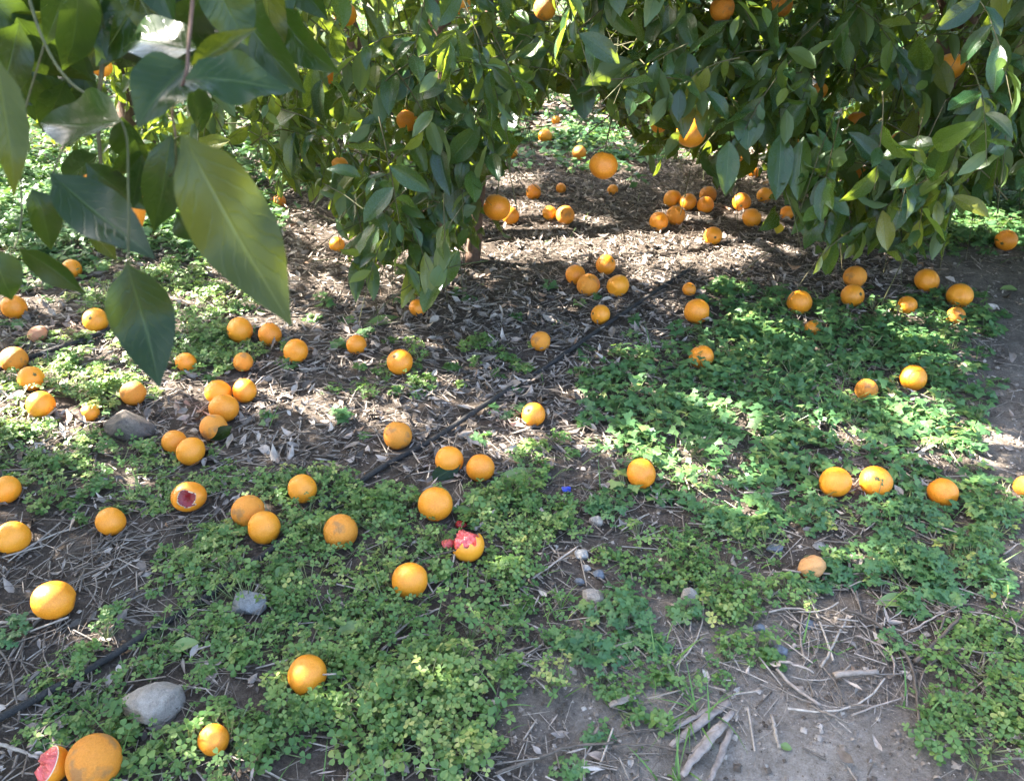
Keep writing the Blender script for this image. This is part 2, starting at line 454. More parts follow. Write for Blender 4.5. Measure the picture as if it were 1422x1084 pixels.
tag(go, 'dark mulched orchard soil with a pale trodden path along one side', 'ground', kind='structure')

# ------------------------------------------------------------------ oranges: where they lie
# x, y, diameter in photograph pixels, cover (share of weed leaves left in front), label, group
SH = None
ORANGES = [
 (20,427,34,.1,'orange under the dark drooping leaves, beside the old black hose','a'),
 (133,445,33,.0,'orange with a dark scratch lying alone near the tip of the drooping dark leaf','a'),
 (100,374,26,.4,'orange half sunk in bright weeds behind the foreground leaves','a'),
 (20,500,36,.0,'orange touching the old black hose on sunlit litter',None),
 (43,526,34,.0,'sunlit orange just in front of the one touching the black hose',None),
 (57,562,38,.0,'brightest sunlit orange among yellow-green weeds left of the brown stone',None),
 (125,573,24,.55,'orange mostly hidden by sunlit weeds beside the brown stone',None),
 (185,546,34,.05,'orange directly behind the brown stone with a yellow-green leaf beside it',None),
 (258,503,28,.45,'orange half buried in clover behind the row of five stacked oranges',None),
 (333,459,36,.0,'largest of three oranges in a loose row below the big olive leaf','row below the big olive leaf'),
 (375,465,32,.0,'middle orange of three in a loose row below the big olive leaf','row below the big olive leaf'),
 (411,488,34,.0,'orange ending the loose row of three on the side of the bare litter','row below the big olive leaf'),
 (338,503,27,.6,'orange veiled by clover just behind the heap of oranges',None),
 (304,545,36,.0,'rearmost orange of the heap by the clover edge, touching two others','heap by the clover edge'),
 (339,543,34,.0,'orange of the heap by the clover edge on the bare litter side','heap by the clover edge'),
 (311,567,40,.0,'biggest orange in the middle of the heap by the clover edge','heap by the clover edge'),
 (297,594,38,.0,'orange with a dark leaf pressed against it at the foot of the heap',None),
 (242,614,34,.0,'smaller of two touching oranges on litter right of the brown stone','pair right of the brown stone'),
 (265,627,40,.0,'larger of two touching oranges on litter right of the brown stone','pair right of the brown stone'),
 (9,680,38,.1,'smaller orange in weeds just beyond the large one on dark litter','fallen oranges'),
 (420,679,40,.0,'single orange on dark litter behind the touching pair near the clover',None),
 (345,710,46,.0,'orange of the touching pair by the thick clover, nearer the split one','pair at the thick clover'),
 (367,733,46,.05,'orange of the touching pair that dips into the thick clover','pair at the thick clover'),
 (154,724,40,.0,'single orange on pale dry litter left of the split red orange',None),
 (18,747,46,.0,'large orange on dark litter across from the single orange on pale litter',None),
 (473,738,48,.12,'orange set in the thick clover right of the touching pair',None),
 (75,834,56,.03,'large orange on dry twigs beside the black drip pipe',None),
 (569,806,50,.05,'orange in clover with a thin twig across its face',None),
 (427,937,54,.06,'orange with a short stalk nested in clover right of the beige rock',None),
 (297,1027,42,.1,'orange sunk in pale yellowish clover in front of the beige rock',None),
 (127,1058,72,.02,'largest orange, whole, next to the cut red half',None),
 (605,700,48,.0,'orange in front of the leaf-covered orange, behind the torn red one',None),
 (667,650,40,.0,'orange touching the right side of the leaf-covered orange',None),
 (624,639,40,.0,'orange with a dark green leaf standing against its front',None),
 (552,605,40,.0,'orange lying against the black drip pipe on grey litter',None),
 (741,576,34,.0,'single orange on grey litter right of the drip pipe, near the green patch',None),
 (555,503,36,.0,'single orange on grey litter below the hanging leafy sprig',None),
 (495,479,28,.0,'smaller orange on litter beside a pale leaf, below the hanging sprig',None),
 (580,428,24,.2,'orange tucked under the tip of the hanging leafy sprig',None),
 (751,474,28,.0,'single orange on litter left of the drip pipe under the trees',None),
 (834,437,28,.0,'orange just beyond the end of the drip pipe in front of the group of four',None),
 (841,368,28,.0,'one of four oranges grouped on leaf litter between the two trees','four oranges between the trees'),
 (799,382,28,.0,'one of four oranges grouped on leaf litter between the two trees','four oranges between the trees'),
 (817,396,32,.0,'one of four oranges grouped on leaf litter between the two trees','four oranges between the trees'),
 (858,397,32,.0,'one of four oranges grouped on leaf litter between the two trees','four oranges between the trees'),
 (957,402,19,.2,'small orange half sunk in litter behind the red-spotted orange',None),
 (990,328,25,.0,'sunlit orange alone in front of the heaps under the path-side tree',None),
 (915,308,26,.0,'one of the oranges heaped in shade under the path-side tree','heap under the path-side tree'),
 (938,300,27,.0,'one of the oranges heaped in shade under the path-side tree','heap under the path-side tree'),
 (935,277,26,.0,'one of the oranges heaped in shade under the path-side tree','heap under the path-side tree'),
 (958,281,24,.0,'one of the oranges heaped in shade under the path-side tree','heap under the path-side tree'),
 (975,284,24,.0,'one of the oranges heaped in shade under the path-side tree','heap under the path-side tree'),
 (983,271,24,.0,'one of the oranges heaped in shade under the path-side tree','heap under the path-side tree'),
 (1030,281,28,.0,'one of the oranges beneath the long hanging leaves of the path-side tree','under the long hanging leaves'),
 (1044,303,27,.0,'one of the oranges beneath the long hanging leaves of the path-side tree','under the long hanging leaves'),
 (1062,272,22,.0,'one of the oranges beneath the long hanging leaves of the path-side tree','under the long hanging leaves'),
 (1093,296,19,.1,'one of the oranges beneath the long hanging leaves of the path-side tree','under the long hanging leaves'),
 (1033,222,18,.0,'distant orange on the ground seen between leaves of the path-side tree','distant oranges through the path-side tree'),
 (1047,240,16,.0,'distant orange on the ground seen between leaves of the path-side tree','distant oranges through the path-side tree'),
 (709,300,25,.0,'orange on litter right beside the foot of the thin stem',None),
 (763,296,20,.0,'smaller of two touching oranges on sunlit litter behind the group of four','pair behind the four'),
 (785,299,26,.0,'larger of two touching oranges on sunlit litter behind the group of four','pair behind the four'),
 (741,267,22,.0,'distant orange lying behind the touching pair under the trees','distant oranges under the trees'),
 (779,262,15,.1,'distant orange lying behind the touching pair under the trees','distant oranges under the trees'),
 (851,264,15,.2,'small distant orange below the hanging round orange',None),
 (757,190,20,.1,'far orange lying at the edge of the distant weeds','far oranges at the weeds'),
 (804,213,20,.0,'far orange lying at the edge of the distant weeds','far oranges at the weeds'),
 (772,167,12,.1,'far orange lying at the edge of the distant weeds','far oranges at the weeds'),
 (710,213,18,.1,'far orange lying at the edge of the distant weeds','far oranges at the weeds'),
 (1110,420,34,.02,'orange on dark ground left of the stacked pair at the tree skirt',None),
 (1187,385,31,.0,'upper orange of two, dangling leaves right above it at the tree skirt',None),
 (1184,411,32,.25,'lower orange of two, partly in weeds at the tree skirt',None),
 (1260,424,26,.5,'orange mostly hidden in weeds between the stacked pair and the path',None),
 (1287,390,34,.0,'clean orange at the path side of the path-side tree',None),
 (1333,411,34,.05,'orange by the path with a weed-covered orange in front',None),
 (1327,438,24,.55,'weed-covered orange in front of the one by the path',None),
 (1128,456,22,.55,'orange nearly buried in the green patch near the tree skirt',None),
 (974,496,34,.5,'orange nearly buried at the upper edge of the green patch',None),
 (1268,525,36,.25,'orange nested in the green patch near the path',None),
 (1203,541,30,.7,'orange almost wholly hidden inside the green patch',None),
 (890,658,42,.0,'bare orange at the lower left edge of the green patch',None),
 (1160,670,43,.2,'weed-flecked orange by the pale bent stalk below the green patch','pair below the green patch'),
 (1216,669,43,.12,'larger weed-flecked orange of the pair below the green patch','pair below the green patch'),
 (1309,684,40,.25,'orange behind weeds right of the pair below the green patch',None),
 (1424,676,30,.0,'lone orange on the path near the flat pale green leaf',None),
 (1397,334,30,.25,'battered orange among sunlit weeds at the end of the path',None),
 (468,340,22,.3,'small orange in weeds below the left skirt of the middle tree','small oranges under the left skirt'),
 (518,325,24,.2,'small orange in weeds below the left skirt of the middle tree','small oranges under the left skirt'),
 (286,338,22,.25,'orange in weeds touching the edge of the big olive leaf',None),
 (388,280,19,.2,'dull orange in shade behind the big olive leaf',None),
 (218,217,21,.2,'distant orange on green weeds seen past the foreground twig',None),
]
SPECIAL = {  # x, y, d
 'spot': (968, 433, 36), 'split': (262, 690, 44), 'torn': (650, 757, 46), 'half': (74, 1062, 50), 'dry': (1128, 785, 38), 'pink': (52, 463, 26)}

def place_round(px, py, d, k=0.76, rmin=0.026, rmax=0.047):
    dr = ray(px, py); r = 0.04; g = 0.0
    for _ in range(6):
        t = (CAM_H - g - k * r) / -dr[2]
        r = min(max(d * t / (2 * F), rmin), rmax)
        p = np.array([0, 0, CAM_H]) + dr * t
        g = float(gz(p[0], p[1]))
    return p, r
OPOS = []
for o in ORANGES:
    p, r = place_round(o[0], o[1], o[2]); OPOS.append([p, r])
SPOS = {k: place_round(*v) for k, v in SPECIAL.items()}
allp = [x for x in OPOS] + [[SPOS[k][0], SPOS[k][1]] for k in SPOS]
for _ in range(30):                                    # neighbours touch, they do not overlap
    for i in range(len(allp)):
        for j in range(i + 1, len(allp)):
            a, b = allp[i], allp[j]
            dv = b[0] - a[0]; dist = np.linalg.norm(dv); need = (a[1] + b[1]) * 1.0
            if dist < need:
                h = np.array([dv[0], dv[1], 0]); h = h / max(np.linalg.norm(h), 1e-6)
                # slide mostly along the line of sight so the picture keeps its layout
                a[0] = a[0] - h * (need - dist) * 0.5; b[0] = b[0] + h * (need - dist) * 0.5
for a in allp:
    a[0][2] = float(gz(a[0][0], a[0][1])) + a[1] * 0.79
OPOS = allp[:len(ORANGES)]
SPOS = {k: allp[len(ORANGES) + i] for i, k in enumerate(SPOS)}

HANG = [  # x, y, diameter px, depth, label
 (838,230,39,2.55,'round orange hanging free in the gap between the two trees'),
 (1320,93,36,2.55,'orange hanging high on the outer side of the path-side tree'),
 (960,184,42,2.5,'orange hanging behind two leaf tips above the shaded heap'),
 (1003,12,34,2.6,'orange at the top of the path-side tree partly behind a leaf'),
 (757,12,32,2.7,'orange hanging at the top between the two trees behind leaves'),
 (480,20,32,2.6,'orange hanging at the top of the middle tree above the pale twig'),
 (565,168,30,2.75,'orange hanging under a leaf on the left of the thin stem'),
 (455,104,26,2.9,'orange half hidden by sunlit leaves on the left of the middle tree'),
 (472,230,24,2.9,'orange hanging low in sunlit leaves over the left skirt of the middle tree'),
 (690,288,38,2.75,'orange hanging close to the ground behind leaves at the thin stem'),
 (1138,126,22,2.9,'small orange with a lit yellow top deep in the path-side tree'),
 (1250,196,26,2.9,'orange deep in the path-side tree below the high outer orange'),
 (1190,244,26,2.95,'orange low inside the path-side tree near its drooping skirt'),
 (1085,8,30,2.75,'orange at the top of the path-side tree beside its central leaves'),
 (640,6,28,2.8,'orange at the top of the middle tree near the thin stem'),
 (1190,168,26,3.0,'orange glowing between leaves in the middle of the path-side tree'),
 (915,174,22,2.9,'orange low in the leaves left of the one behind two leaf tips'),
 (140,92,30,1.9,'small bit of orange between the foreground leaves'),
 (287,12,44,1.9,'orange at the top behind the foreground leaves'),
 (150,288,98,0.84,'orange hanging on the near branch behind a drooping dark leaf'),
]

# ------------------------------------------------------------------ vegetation maps (clumps given where they grow)
# x, y, rx, ry in photograph pixels, density, kind (c clover, p lobed weed, y pale clover)
CLUMPS = [
 (60,300,150,90,1.0,'p'),(250,300,120,60,.9,'p'),(150,220,200,40,.8,'p'),(420,200,70,60,.6,'p'),
 (240,410,120,40,.6,'c'),(200,450,60,60,.35,'c'),(285,490,100,32,1.0,'c'),(110,500,90,30,.6,'y'),(95,548,110,26,.8,'y'),(50,610,80,30,.7,'c'),
 (130,655,140,40,.75,'c'),(240,680,90,45,.6,'c'),(60,700,60,40,.35,'c'),(450,690,110,32,.9,'c'),(400,775,150,60,1.0,'c'),(530,750,110,60,1.0,'c'),
 (300,860,130,50,.9,'c'),(230,830,60,30,.6,'c'),(470,880,190,85,1.0,'c'),(560,980,170,95,1.0,'y'),(380,1020,140,70,1.0,'c'),(170,920,120,40,.55,'c'),
 (130,1000,100,40,.5,'c'),(230,1060,120,40,.9,'y'),(690,720,100,50,.95,'c'),(700,840,110,70,.8,'c'),(740,940,80,60,.5,'y'),(850,880,90,70,.55,'p'),(900,960,80,60,.45,'c'),
 (1000,560,175,90,1.0,'p'),(930,600,90,70,1.0,'p'),(1140,480,190,50,1.0,'p'),(1230,560,130,80,.9,'p'),(1320,450,55,35,.8,'p'),(1050,640,120,40,.8,'p'),
 (900,500,80,30,.4,'p'),(960,700,120,45,.85,'p'),(1190,715,120,40,.6,'p'),(1320,700,95,45,.75,'p'),(1340,790,55,40,.7,'p'),(1290,620,60,40,.7,'p'),(1400,730,40,25,.6,'p'),
 (1010,790,85,55,.85,'c'),(1045,860,65,60,.75,'c'),(910,790,70,45,.7,'c'),(1230,810,85,38,.7,'p'),(1000,900,50,40,.6,'c'),(1380,930,75,75,.9,'c'),(1375,1035,85,55,.9,'c'),(1310,960,50,50,.5,'c'),
 (640,500,100,28,.35,'c'),(540,540,70,25,.3,'c'),(330,630,60,20,.15,'c'),(1040,425,70,28,.55,'p'),(820,560,40,30,.4,'c'),(770,640,60,25,.35,'c'),
 (765,165,95,38,1.0,'p'),(690,170,60,40,.6,'p'),(1370,310,80,38,.9,'p'),(1300,335,70,25,.5,'p'),(850,215,80,25,.3,'p'),(560,290,60,30,.2,'p'),
]
C_ = np.array([c[:5] for c in CLUMPS]); CK = np.array([c[5] for c in CLUMPS])

def weed_density(px, py):
    q = ((px[:, None] - C_[:, 0]) / (C_[:, 2] * 1.08)) ** 2 + ((py[:, None] - C_[:, 1]) / (C_[:, 3] * 1.08)) ** 2
    dens = np.clip(1.45 - q, 0, 1) * C_[:, 4]
    k = np.argmax(dens, 1)
    return dens.max(1), CK[k]

# oranges that must stay visible
vis = []
for (o, (p, r)) in zip(ORANGES, OPOS): vis.append((p, r, o[3]))
for k in SPOS: vis.append((SPOS[k][0], SPOS[k][1], 0.05 if k != 'pink' else 0.2))
_vp = np.array([v[0] for v in vis]); VX, VY, VD = proj(_vp); VR = np.array([v[1] for v in vis]) * F / VD
VC = np.array([v[2] for v in vis]); VRAD = np.array([v[1] for v in vis])

PIPE_PX = [(-60,1035),(0,1003),(120,937),(200,888),(310,818),(420,735),(520,660),(600,615),(690,555),(760,512),(830,462),(910,408),(960,375)]
PIPE_SHOW = [((0,1003),(195,890)),((245,852),(310,818)),((515,662),(692,553)),((800,482),(850,448))]
STONES = [ # x, y, w, h px, material, label
 (180,590,60,38,'stone_brown','grey-brown rounded stone in the sunlit weeds with oranges behind it'),
 (215,972,78,40,'stone_beige','rough beige rock in clover near the drip pipe'),
 (347,834,54,22,'stone_grey','flat light grey stone in clover beside the drip pipe'),
 (808,768,18,14,'stone_grey','pale grey pebble, largest in the little heap of pebbles'),
 (832,797,16,12,'stone_blue','slate blue pebble in the little heap beside the beige one'),
 (815,788,12,9,'stone_grey','small pale pebble in the middle of the little heap'),
 (805,806,14,9,'stone_blue','small slate pebble lying lowest on the bare side of the heap'),
 (823,826,30,20,'stone_beige','beige pebble below the heap of grey pebbles'),
 (955,826,22,36,'stone_beige','upright pale stone chunk between two clover patches'),
 (828,722,17,18,'stone_beige','tan stone chip above the pebble heap'),
 (1053,870,16,13,'stone_blue','round slate pebble at the clover edge near bare twigs'),
 (1124,866,17,9,'stone_blue','flat slate pebble below the dried orange'),
 (1076,760,20,12,'stone_blue','bluish flat pebble left of the dried orange'),
 (1084,901,20,12,'stone_blue','dark slate pebble beside the tuft of grass'),
 (1138,757,18,9,'stone_grey','grey pebble right behind the dried orange'),
 (1190,778,26,12,'stone_brown','low brown stone right of the dried orange'),
]
SX = np.array([s[0] for s in STONES]); SY = np.array([s[1] for s in STONES]); SR = np.array([max(s[2], s[3]) * 0.5 for s in STONES])

def seg_dist(px, py, a, b):
    a = np.array(a, float); b = np.array(b, float); d = b - a
    t = np.clip(((px - a[0]) * d[0] + (py - a[1]) * d[1]) / (d @ d), 0, 1)
    return np.hypot(px - a[0] - t * d[0], py - a[1] - t * d[1])

def weed_keep(P):
    """drop leaves that would stand inside or right in front of a fruit, stone or open stretch of pipe"""
    px, py, d = proj(P)
    keep = np.ones(len(P), bool)
    for i in range(len(VX)):
        inside = np.linalg.norm(P - _vp[i], axis=1) < VRAD[i] * 1.08
        keep &= ~inside
        near_ = (np.hypot(px - VX[i], py - VY[i]) < VR[i] + 8) & (d < VD[i])
        k = np.where(near_)[0]
        if len(k):
            low = (py[k] - VY[i]) / VR[i]                      # leaves may overlap the lower rim a little
            prob = np.where(low > 0.55, max(VC[i], 0.5), max(VC[i], .05))
            keep[k[RNG.random(len(k)) > prob]] = False
    for i in range(len(SX)):
        k = np.where(np.hypot(px - SX[i], py - SY[i] + 2) < SR[i] + 3)[0]
        keep[k[RNG.random(len(k)) > 0.12]] = False
    for a, b in PIPE_SHOW:
        k = np.where(seg_dist(px, py - 6, a, b) < 13)[0]
        keep[k[RNG.random(len(k)) > 0.16]] = False
    return keep

def sample_ground(n, x0, x1, y0, y1):
    x = RNG.uniform(x0, x1, n); y = RNG.uniform(y0, y1, n)
    P = np.stack([x, y, gz(x, y)], -1)
    px, py, d = proj(P)
    ok = (px > -220) & (px < W + 220) & (py < H + 170) & (d > 0.2)
    return P[ok], px[ok], py[ok], d[ok]

# ------------------------------------------------------------------ weeds
def fan_tpl(polys):
    V = []; f = []; uv = []
    for c, ring in polys:
        b = len(V); V.append(c); V += ring
        n = len(ring)
        f += [[b, b + 1 + i, b + 1 + i + 1] for i in range(n - 1)]
    V = np.array(V, float)
    return V, [np.array(f)], np.tile([[0.5, 0.5]], (len(V), 1))

def rot2(p, a, dz=0.0):
    c, s = math.cos(a), math.sin(a)
    return [p[0] * c - p[1] * s, p[0] * s + p[1] * c, p[2] + dz]

def clover_tpl(cup, sp=2.0):
    polys = []
    for a in (-sp, 0, sp):
        ring = [(0.0, 0, 0), (0.42, -0.36, cup), (0.78, -0.38, cup * 1.2), (0.93, -0.17, cup * 0.8), (0.84, 0, 0), (0.93, 0.17, cup * 0.8), (0.78, 0.38, cup * 1.2), (0.42, 0.36, cup), (0.0, 0, 0)]
        polys.append((rot2((0.5, 0, 0), a), [rot2(p, a) for p in ring]))
    return fan_tpl(polys)

def lobed_tpl(droop, sp=1.25, seed=0):
    rr = random.Random(seed); polys = []
    for a in (-sp, 0, sp):
        s = 1.0 if a == 0 else 0.85
        ring = [(0.0, -0.03, 0), (0.30, -0.10, 0), (0.42, -0.40, -droop * .5), (0.64, -0.32, -droop * .6), (0.62, -0.14, -droop * .5), (0.88, -0.20, -droop), (1.0, 0.0, -droop * 1.2),
                (0.86, 0.22, -droop), (0.62, 0.13, -droop * .5), (0.62, 0.34, -droop * .6), (0.42, 0.38, -droop * .5), (0.30, 0.10, 0), (0.0, 0.03, 0)]
        ring = [(x * s + rr.uniform(-.03, .03) * (x > .1), y * s + rr.uniform(-.03, .03) * (x > .1), z) for x, y, z in ring]
        polys.append((rot2((0.5 * s, 0, 0.05), a), [rot2(p, a) for p in ring]))
    return fan_tpl(polys)

def lobed_lite(droop, sp=1.25):
    polys = []
    for a in (-sp, 0, sp):
        s_ = 1.0 if a == 0 else 0.85
        ring = [(0.50, -0.36, -droop * .5), (0.66, -0.13, -droop * .5), (1.0, 0.0, -droop), (0.66, 0.13, -droop * .5), (0.5, 0.36, -droop * .5)]
        ring = [(x * s_, y * s_, z) for x, y, z in ring]
        polys.append((rot2((0.0, 0, 0), a), [rot2(p, a) for p in ring]))
    return fan_tpl(polys)
LOBL = [lobed_lite(d_, s_) for d_, s_ in ((0.10, 1.2), (0.2, 1.35), (0.0, 1.1), (-0.1, 1.3))]
CLO = [clover_tpl(c, s) for c, s in ((0.10, 2.0), (0.18, 2.1), (-0.06, 1.9), (0.04, 2.05))]
LOB = [lobed_tpl(d, s, i) for i, (d, s) in enumerate(((0.10, 1.2), (0.2, 1.35), (0.0, 1.1), (-0.1, 1.3)))]
DIA = (np.array([[0, 0, 0], [0.5, -0.34, 0.05], [1, 0, -0.1], [0.5, 0.34, 0.05]]), [np.array([[0, 1, 2, 3]])], np.tile([[0.5, 0.5]], (4, 1)))

def grow(soup, stems, C, tint, tpls, k, rad, hgt, size, cull=True):
    """rosettes of k leaves each at centres C"""
    n = len(C)
    th = RNG.uniform(0, 2 * math.pi, (n, k)); rr = np.sqrt(RNG.uniform(0.02, 1, (n, k)))
    R_ = rad[:, None] * rr; Hh = hgt[:, None] * (1.05 - 0.55 * rr ** 2) * RNG.uniform(0.55, 1.1, (n, k))
    P = np.stack([C[:, None, 0] + R_ * np.cos(th), C[:, None, 1] + R_ * np.sin(th), C[:, None, 2] + Hh], -1).reshape(-1, 3)
    P[:, 2] = np.maximum(P[:, 2], gz(P[:, 0], P[:, 1]) + 0.006)
    out = np.stack([np.cos(th), np.sin(th), np.zeros_like(th)], -1).reshape(-1, 3)
    N = nrm(out * RNG.uniform(-0.2, 0.7, (n * k, 1)) + np.array([0, 0, 1.0]) + RNG.normal(0, 0.22, (n * k, 3)))
    X = nrm(out + RNG.normal(0, 0.6, (n * k, 3)))
    X = nrm(X - N * np.sum(X * N, 1, keepdims=True))
    S = np.repeat(size, k) * RNG.uniform(0.65, 1.25, n * k)
    T = np.clip(np.repeat(tint, k) + RNG.normal(0, 0.10, n * k), 0, 1)
    B = np.repeat(C, k, 0)
    if cull:
        kp = weed_keep(P); P, X, N, S, T, B = P[kp], X[kp], N[kp], S[kp], T[kp], B[kp]
    w = RNG.integers(0, len(tpls), len(P))
    for i, tp in enumerate(tpls):
        q = w == i; soup.add(tp, P[q] - X[q] * S[q, None] * 0.15, X[q], N[q], S[q], T[q])
    if stems is not None and len(P):
        d = P - B; L = np.linalg.norm(d, axis=1) + 1e-6
        side = nrm(np.cross(d, RNG.normal(0, 1, (len(P), 3))))
        sc = np.stack([L, np.full(len(L), 0.0022), np.ones(len(L)) * 0.01], -1)
        stems.add(STRIP, B, d, side, sc, T)
STRIP = (np.array([[0, -.5, 0], [0, .5, 0], [1, .35, 0], [1, -.35, 0]]), [np.array([[0, 1, 2, 3]])], np.zeros((4, 2)))

clover, lobed, stems = Soup(), Soup(), Soup()
P, px, py, d = sample_ground(52000, -3.4, 3.6, 0.35, 4.6)
dens, kind = weed_density(np.clip(px, -20, W + 20), np.clip(py, -100, H + 30))
clump = 0.72 + 0.55 * wob(P[:, 0], P[:, 1], 7.0, 0.6) + 0.55 * wob(P[:, 0], P[:, 1], 21.0, 1.6)
acc = RNG.random(len(P)) < dens * np.clip(clump, 0.08, 1.25) * 0.44
bare = 0.012 * (py > 400) * (np.hypot((px - 1130) / 190, (py - 1060) / 75) > 1)
acc |= RNG.random(len(P)) < bare
P, px, py, d, dens, kind = P[acc], px[acc], py[acc], d[acc], dens[acc], kind[acc]
yel = np.clip(0.5 * wob(P[:, 0], P[:, 1], 5.0, 3.0) + 0.15, 0, 1)
for kk, soup, tpls, kleaf, sz in (('c', clover, CLO, 16, 0.0108), ('y', clover, CLO, 16, 0.0118), ('p', lobed, LOB, 13, 0.0195), ('P', lobed, LOBL, 11, 0.0215)):
    q = (kind == kk.lower()) & ((d > 1.95) if kk == 'P' else ((d <= 1.95) if kk == 'p' else True)); n = q.sum()
    kk = kk.lower()
    tint = np.clip(RNG.beta(1.3, 2.6, n) * 0.85 + (0.30 if kk == 'y' else (0.12 if kk == 'p' else 0.10)) + 0.25 * yel[q] + (RNG.random(n) < 0.05) * 0.35, 0, 1)
    lush = 0.55 + 0.6 * np.clip(dens[q], 0, 1)
    grow(soup, stems, P[q], tint, tpls, kleaf, RNG.uniform(0.028, 0.062, n) * lush, RNG.uniform(0.014, 0.060, n) * lush * (1 + .45 * wob(P[q][:, 0], P[q][:, 1], 9.0, 4.0)) * (1.15 if kk == 'p' else 1), sz * RNG.uniform(0.75, 1.3, n))
P, px, py, d = sample_ground(26000, -4.5, 4.2, 3.0, 5.6)
dens, kind = weed_density(np.clip(px, 0, W), np.clip(py, 0, H))
acc = (RNG.random(len(P)) < dens * .17) & (py < 345)
P = P[acc]; n = len(P)
grow(lobed, None, P, np.clip(RNG.beta(1.3, 2.6, n) * .8, 0, 1), LOBL, 9, RNG.uniform(.05, .085, n), RNG.uniform(.03, .09, n), np.full(n, .038))
far = Soup()
P, px, py, d = sample_ground(60000, -9, 9, 4.3, 17)
dens, kind = weed_density(np.clip(px, 0, W), np.clip(py, 0, H))
dens = np.maximum(dens, np.where(P[:, 1] > 5.2, 0.95, 0.10))
acc = RNG.random(len(P)) < dens * np.clip(0.8 + 0.5 * wob(P[:, 0], P[:, 1], 3.0, 0.6), 0.1, 1) * np.clip(8.0 / d, 0.3, 1) ** 1.5 * 0.36
P = P[acc]; n = len(P)
grow(far, None, P, RNG.beta(1.6, 3, n), [DIA], 9, RNG.uniform(0.05, 0.10, n), RNG.uniform(0.03, 0.09, n), np.full(n, 0.052), cull=True)
tag(link('clover_patch', clover.mesh('clover_patch', M['clover'])), 'low bright green clover covering the ground among the oranges', 'clover', kind='stuff')
tag(link('lobed_weed_patch', lobed.mesh('lobed_weed_patch', M['parsley'])), 'bluish green weeds with lobed leaves spreading beside the path', 'weeds', kind='stuff')
tag(link('weed_stems', stems.mesh('weed_stems', M['stem'])), 'thin green stalks under the leaves of clover and weeds', 'stalks', kind='stuff')
tag(link('distant_weeds', far.mesh('distant_weeds', M['parsley'])), 'green weeds on the far ground behind the trees', 'weeds', kind='stuff')

# loose grass blades through the weeds
gb = Soup()
P, px, py, d = sample_ground(26000, -3.0, 3.2, 0.4, 4.2)
dens, kind = weed_density(np.clip(px, 0, W), np.clip(py, -50, H))
acc = RNG.random(len(P)) < (dens * .9 + .03) * np.clip(.45 + .9 * wob(P[:, 0], P[:, 1], 3.3, 5.0), 0, 1) * .7
P = P[acc]; n = len(P); th = RNG.uniform(0, 6.28, n); el = RNG.uniform(.3, 1.3, n)
GXd = np.stack([np.cos(th) * np.cos(el), np.sin(th) * np.cos(el), np.sin(el)], -1)
GLs = RNG.uniform(.03, .105, n)
kp = weed_keep(P + GXd * GLs[:, None] * .7)
P, GXd, GLs = P[kp], GXd[kp], GLs[kp]; n = len(P)
GNn = nrm(np.array([0, 0, 1.0]) - GXd * GXd[:, 2:3] + RNG.normal(0, .2, (n, 3)))
GRASS_ARGS = (P, GXd, GNn, GLs, n)
# grass tufts: countable, each a thing of its own
def blade_tpl(bend):
    t = np.linspace(0, 1, 5); V = []; f = []
    for i, a in enumerate(t):
        w = 0.5 * (1 - a ** 1.5) + 0.03
        V += [[a * (1 - bend * .4 * a), -w, -bend * a * a], [a * (1 - bend * .4 * a), w, -bend * a * a]]
    for i in range(4): f.append([2 * i, 2 * i + 1, 2 * i + 3, 2 * i + 2])
    return np.array(V), [np.array(f)], np.zeros((10, 2))
BL = [blade_tpl(b) for b in (0.15, 0.5, 0.85)]
P, GXd, GNn, GLs, n = GRASS_ARGS
for i in range(3):
    q = np.arange(n) % 3 == i
    gb.add(BL[i], P[q] - [0, 0, .003], GXd[q], GNn[q], np.stack([GLs[q], RNG.uniform(.002, .0042, q.sum()), GLs[q]], -1), np.clip(RNG.beta(1.5, 2, q.sum()), 0, 1))
tag(link('loose_grass', gb.mesh('loose_grass', M['grass'])), 'thin loose grass blades growing through clover and weeds', 'grass', kind='stuff')
TUFTS = [(1165,570,16,.16,.25,'tuft of long grass blades growing in the middle of the green patch'),
 (1205,545,10,.13,.25,'small grass tuft beside the orange hidden in the green patch'),
 (925,930,22,.10,.3,'thin grass tuft in clover left of the bare twigs'),
 (960,1000,18,.13,.2,'bright grass tuft at the edge of the split dry fronds'),
 (1120,893,14,.09,.1,'bluish fine grass tuft above the tangle of dry stems'),
 (1290,1000,9,.14,.1,'few bluish grass blades arching along the bare soil'),
 (185,690,12,.10,.45,'yellowish grass tuft behind the single orange on pale litter'),
 (1310,600,26,.10,.85,'sunlit yellow-green grass tuft at the path side of the green patch'),
 (940,1080,10,.10,.3,'grass tuft on the soil in front of the split dry fronds'),
 (1370,800,8,.10,.6,'sparse grass blades beside the yellow wilted leaf')]
for (x, y, n, L, t, lab) in TUFTS:
    c = ground(x, y); s = Soup()
    th = RNG.uniform(0, 2 * math.pi, n); el = RNG.uniform(0.35, 1.25, n)
    X = np.stack([np.cos(th) * np.cos(el), np.sin(th) * np.cos(el), np.sin(el)], -1)
    O = np.stack([RNG.normal(0, .018, n), RNG.normal(0, .018, n), np.full(n, -0.004)], -1)
    Nn = nrm(np.array([0, 0, 1.0]) - X * X[:, 2:3] + RNG.normal(0, .15, (n, 3)))
    Ls = L * RNG.uniform(0.5, 1.1, n)
    sc = np.stack([Ls, np.full(n, 0.0042), Ls], -1)
    for i in range(3):
        q = np.arange(n) % 3 == i; s.add(BL[i], O[q], X[q], Nn[q], sc[q], np.clip(t + RNG.normal(0, .15, q.sum()), 0, 1))
    o = link('grass_tuft', s.mesh('grass_tuft', M['grass']), loc=c)
    tag(o, lab, 'grass', 'grass tufts')

